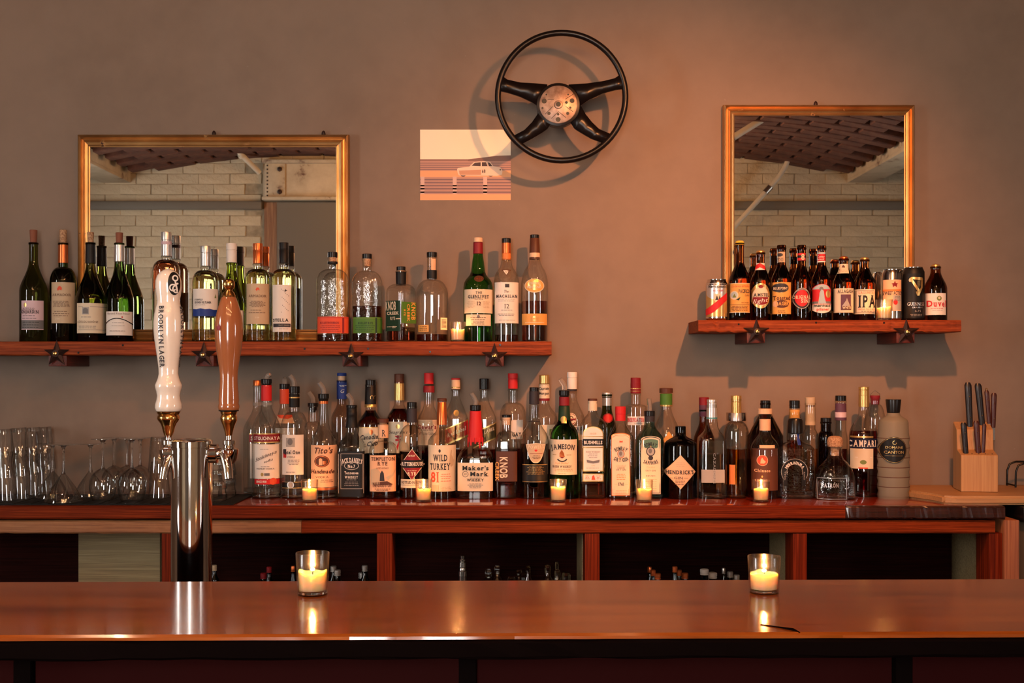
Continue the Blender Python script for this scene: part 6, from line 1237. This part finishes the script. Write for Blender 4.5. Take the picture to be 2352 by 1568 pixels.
knife('slim dark knife with brass ring at its tip', 2266, 896, 2272, 972, 10, M_ROSEW, .09, True)
knife('reddish wooden-handled knife at the right of the block', 2283, 902, 2281, 982, 12, M_ROSEW, .095)
knife('short black-handled knife at the front left of the block', 2213, 970, 2219, 1047, 13, M_HAND, .025)
knife('short rosewood-handled knife at the front middle of the block', 2242, 966, 2248, 1047, 13, M_ROSEW, .025)
knife('slim rosewood-handled knife at the front right of the block', 2261, 973, 2258, 1047, 9, M_ROSEW, .025)
ck = thing('undercounter_cooler', 'dark metal cooler edge at the far right beside the cabinet', 'cooler', (X(2352, 3.25) + .13, 3.4, 0))
x0 = X(2346, 3.25) - X(2352, 3.25) - .13
box('casing', x0, .25, -.17, .18, 0, ZCT - .045, M_GREYP, ck, .004); box('lid', x0 - .012, .25, -.19, .18, ZCT - .044, ZCT - .003, M_BLACK, ck, .006)
lathe('latch', [(0, .014), (.004, .014), (.006, .008)], M_STEEL, ck, 20).matrix_local = Matrix.Translation((x0 + .02, -.19, ZCT - .022)) @ Matrix.Rotation(PI / 2, 4, 'X')
wr = thing('wire_rack', 'black bent wire rack at the far right edge', 'rack', (X(2352, 3.45), 3.50, ZCT))
for dy in (-.03, .03): tube('wire', [(-.016, dy, .025), (-.015, dy, .07), (-.008, dy, .088), (.01, dy, .095), (.12, dy, .095), (.13, dy, .025)], .003, M_BLACK, wr, 8)
tube('cross_wire', [(-.016, -.03, .03), (-.016, .03, .03)], .0025, M_BLACK, wr, 8)

# ============================================================ small things in the cubbies
YQ = 3.34
def jar(label, px, ytop, r, capm, kind='cap'):
    """Little bottle in a cubby: body below the bar's line of sight, closure above it."""
    t = thing('bitters_bottle', label, 'bottle', (X(px, YQ + (px * 7 % 5) * .02), YQ + (px * 7 % 5) * .02, ZCUB), 'small bottles in the cubbies'); Y = t.location.y; k = Y / F
    h = Z(ytop, Y) - ZCUB; q = r * k
    lathe('glass', [(0, q * 1.7), (.002, q * 1.8), (h * .5, q * 1.8), (h * .66, q * .9), (h - .012, q * .8)], M_BLACKG if kind == 'cap' else M_CLEAR, t, 24)
    if kind == 'cap': lathe('cap', [(h - .016, q), (h - .0135, q), (h - .013, q * .9), (h - .011, q * .9), (h - .0105, q), (h - .002, q), (h, q * .8)], P(capm), t, 24)
    else: # cut-glass stopper
        vv, ff = lathe_data([(h - .024, q * .6), (h - .020, q), (h - .006, q), (h, q * .75)], 8); mesh('stopper', vv, ff, dense('cut glass', (.85, .83, .8), 1.5), t)
for px, yt, r, m, lb in ((492, 1297, 6, 'tan', 'small cork-topped bottle just right of the beer tower'), (606, 1315, 8, 'dred', 'small bottle with dark red cap in the left cubby'), (618, 1301, 6, 'dred', 'taller small bottle with dark red cap in the left cubby'), (673, 1299, 5, 'copper', 'small bottle with copper cap left of the bar candle'), (766, 1299, 7, 'silver', 'small silver-capped bottle right of the bar candle'), (775, 1308, 8, 'silver', 'lower small silver-capped bottle right of the bar candle'),
                         (832, 1314, 9, 'silver', 'low small silver-capped bottle by the cubby post'), (838, 1298, 7, 'silver', 'tall small silver-capped bottle by the cubby post'), (1492, 1301, 5, 'copper', 'leftmost copper-capped small bottle in the right cubby'), (1500, 1308, 6, 'copper', 'second copper-capped small bottle in the right cubby'), (1510, 1316, 8, 'copper', 'lowest copper-capped small bottle of the left trio'),
                         (1550, 1300, 6, 'copper', 'thin copper-capped small bottle in mid right cubby'), (1559, 1308, 7, 'copper', 'copper-capped small bottle in mid right cubby'), (1573, 1315, 8, 'copper', 'wide copper-capped small bottle in mid right cubby'), (1618, 1306, 10, 'lgrey', 'taller white-capped small bottle in the right cubby'), (1636, 1314, 11, 'lgrey', 'lower white-capped small bottle in the right cubby'), (1662, 1304, 4, 'silver', 'thin silver-tipped small bottle in the right cubby'), (1677, 1312, 7, 'silver', 'silver-capped small bottle left of the right bar candle'), (1692, 1319, 7, 'silver', 'lowest silver-capped small bottle left of the right bar candle')):
    jar(lb, px, yt, r, m)
for px, yt, r, lb in ((1122, 1307, 8, 'cut-glass stopper bottle, first in the middle cubby'), (1142, 1298, 7, 'taller cut-glass stopper bottle, second in the middle cubby'), (1175, 1323, 10, 'low cut-glass stopper bottle in the middle cubby'), (1192, 1306, 7, 'cut-glass stopper bottle under the emerald candle, left one'), (1204, 1315, 10, 'wide cut-glass stopper bottle in the middle cubby'), (1213, 1298, 6, 'tall thin cut-glass stopper bottle in the middle cubby'), (1258, 1298, 8, 'tall cut-glass stopper bottle near the right cubby post'), (1279, 1290, 5, 'tallest pointed cut-glass stopper bottle in the middle cubby'), (1280, 1308, 8, 'cut-glass stopper bottle in the right pair of the middle cubby'), (1300, 1315, 11, 'widest cut-glass stopper bottle, last in the middle cubby')):
    jar(lb, px, yt, r, None, 'glass')
sh = thing('cocktail_shaker', 'stacked steel cocktail shaker in the middle cubby', 'shaker', (X(1062, 3.34), 3.34, ZCUB)); k = 3.34 / F
q = lambda y: Z(y, 3.34) - ZCUB
lathe('shaker_body', [(0, 9 * k), (q(1323), 9.6 * k), (q(1322), 10.4 * k), (q(1311), 10 * k), (q(1310), 8 * k)], M_STEEL, sh, 32)
lathe('strainer', [(q(1310), 8 * k), (q(1304), 8 * k), (q(1303), 7.4 * k), (q(1302), 8.2 * k), (q(1291), 7.6 * k), (q(1290), 5 * k)], M_STEEL, sh, 32)
lathe('shaker_cap', [(q(1290), 5 * k), (q(1288), 7.2 * k), (q(1284), 7.2 * k), (q(1283), 4.4 * k), (q(1281), 4.8 * k), (q(1276), 4.8 * k), (q(1275), 4 * k)], M_STEEL, sh, 32)
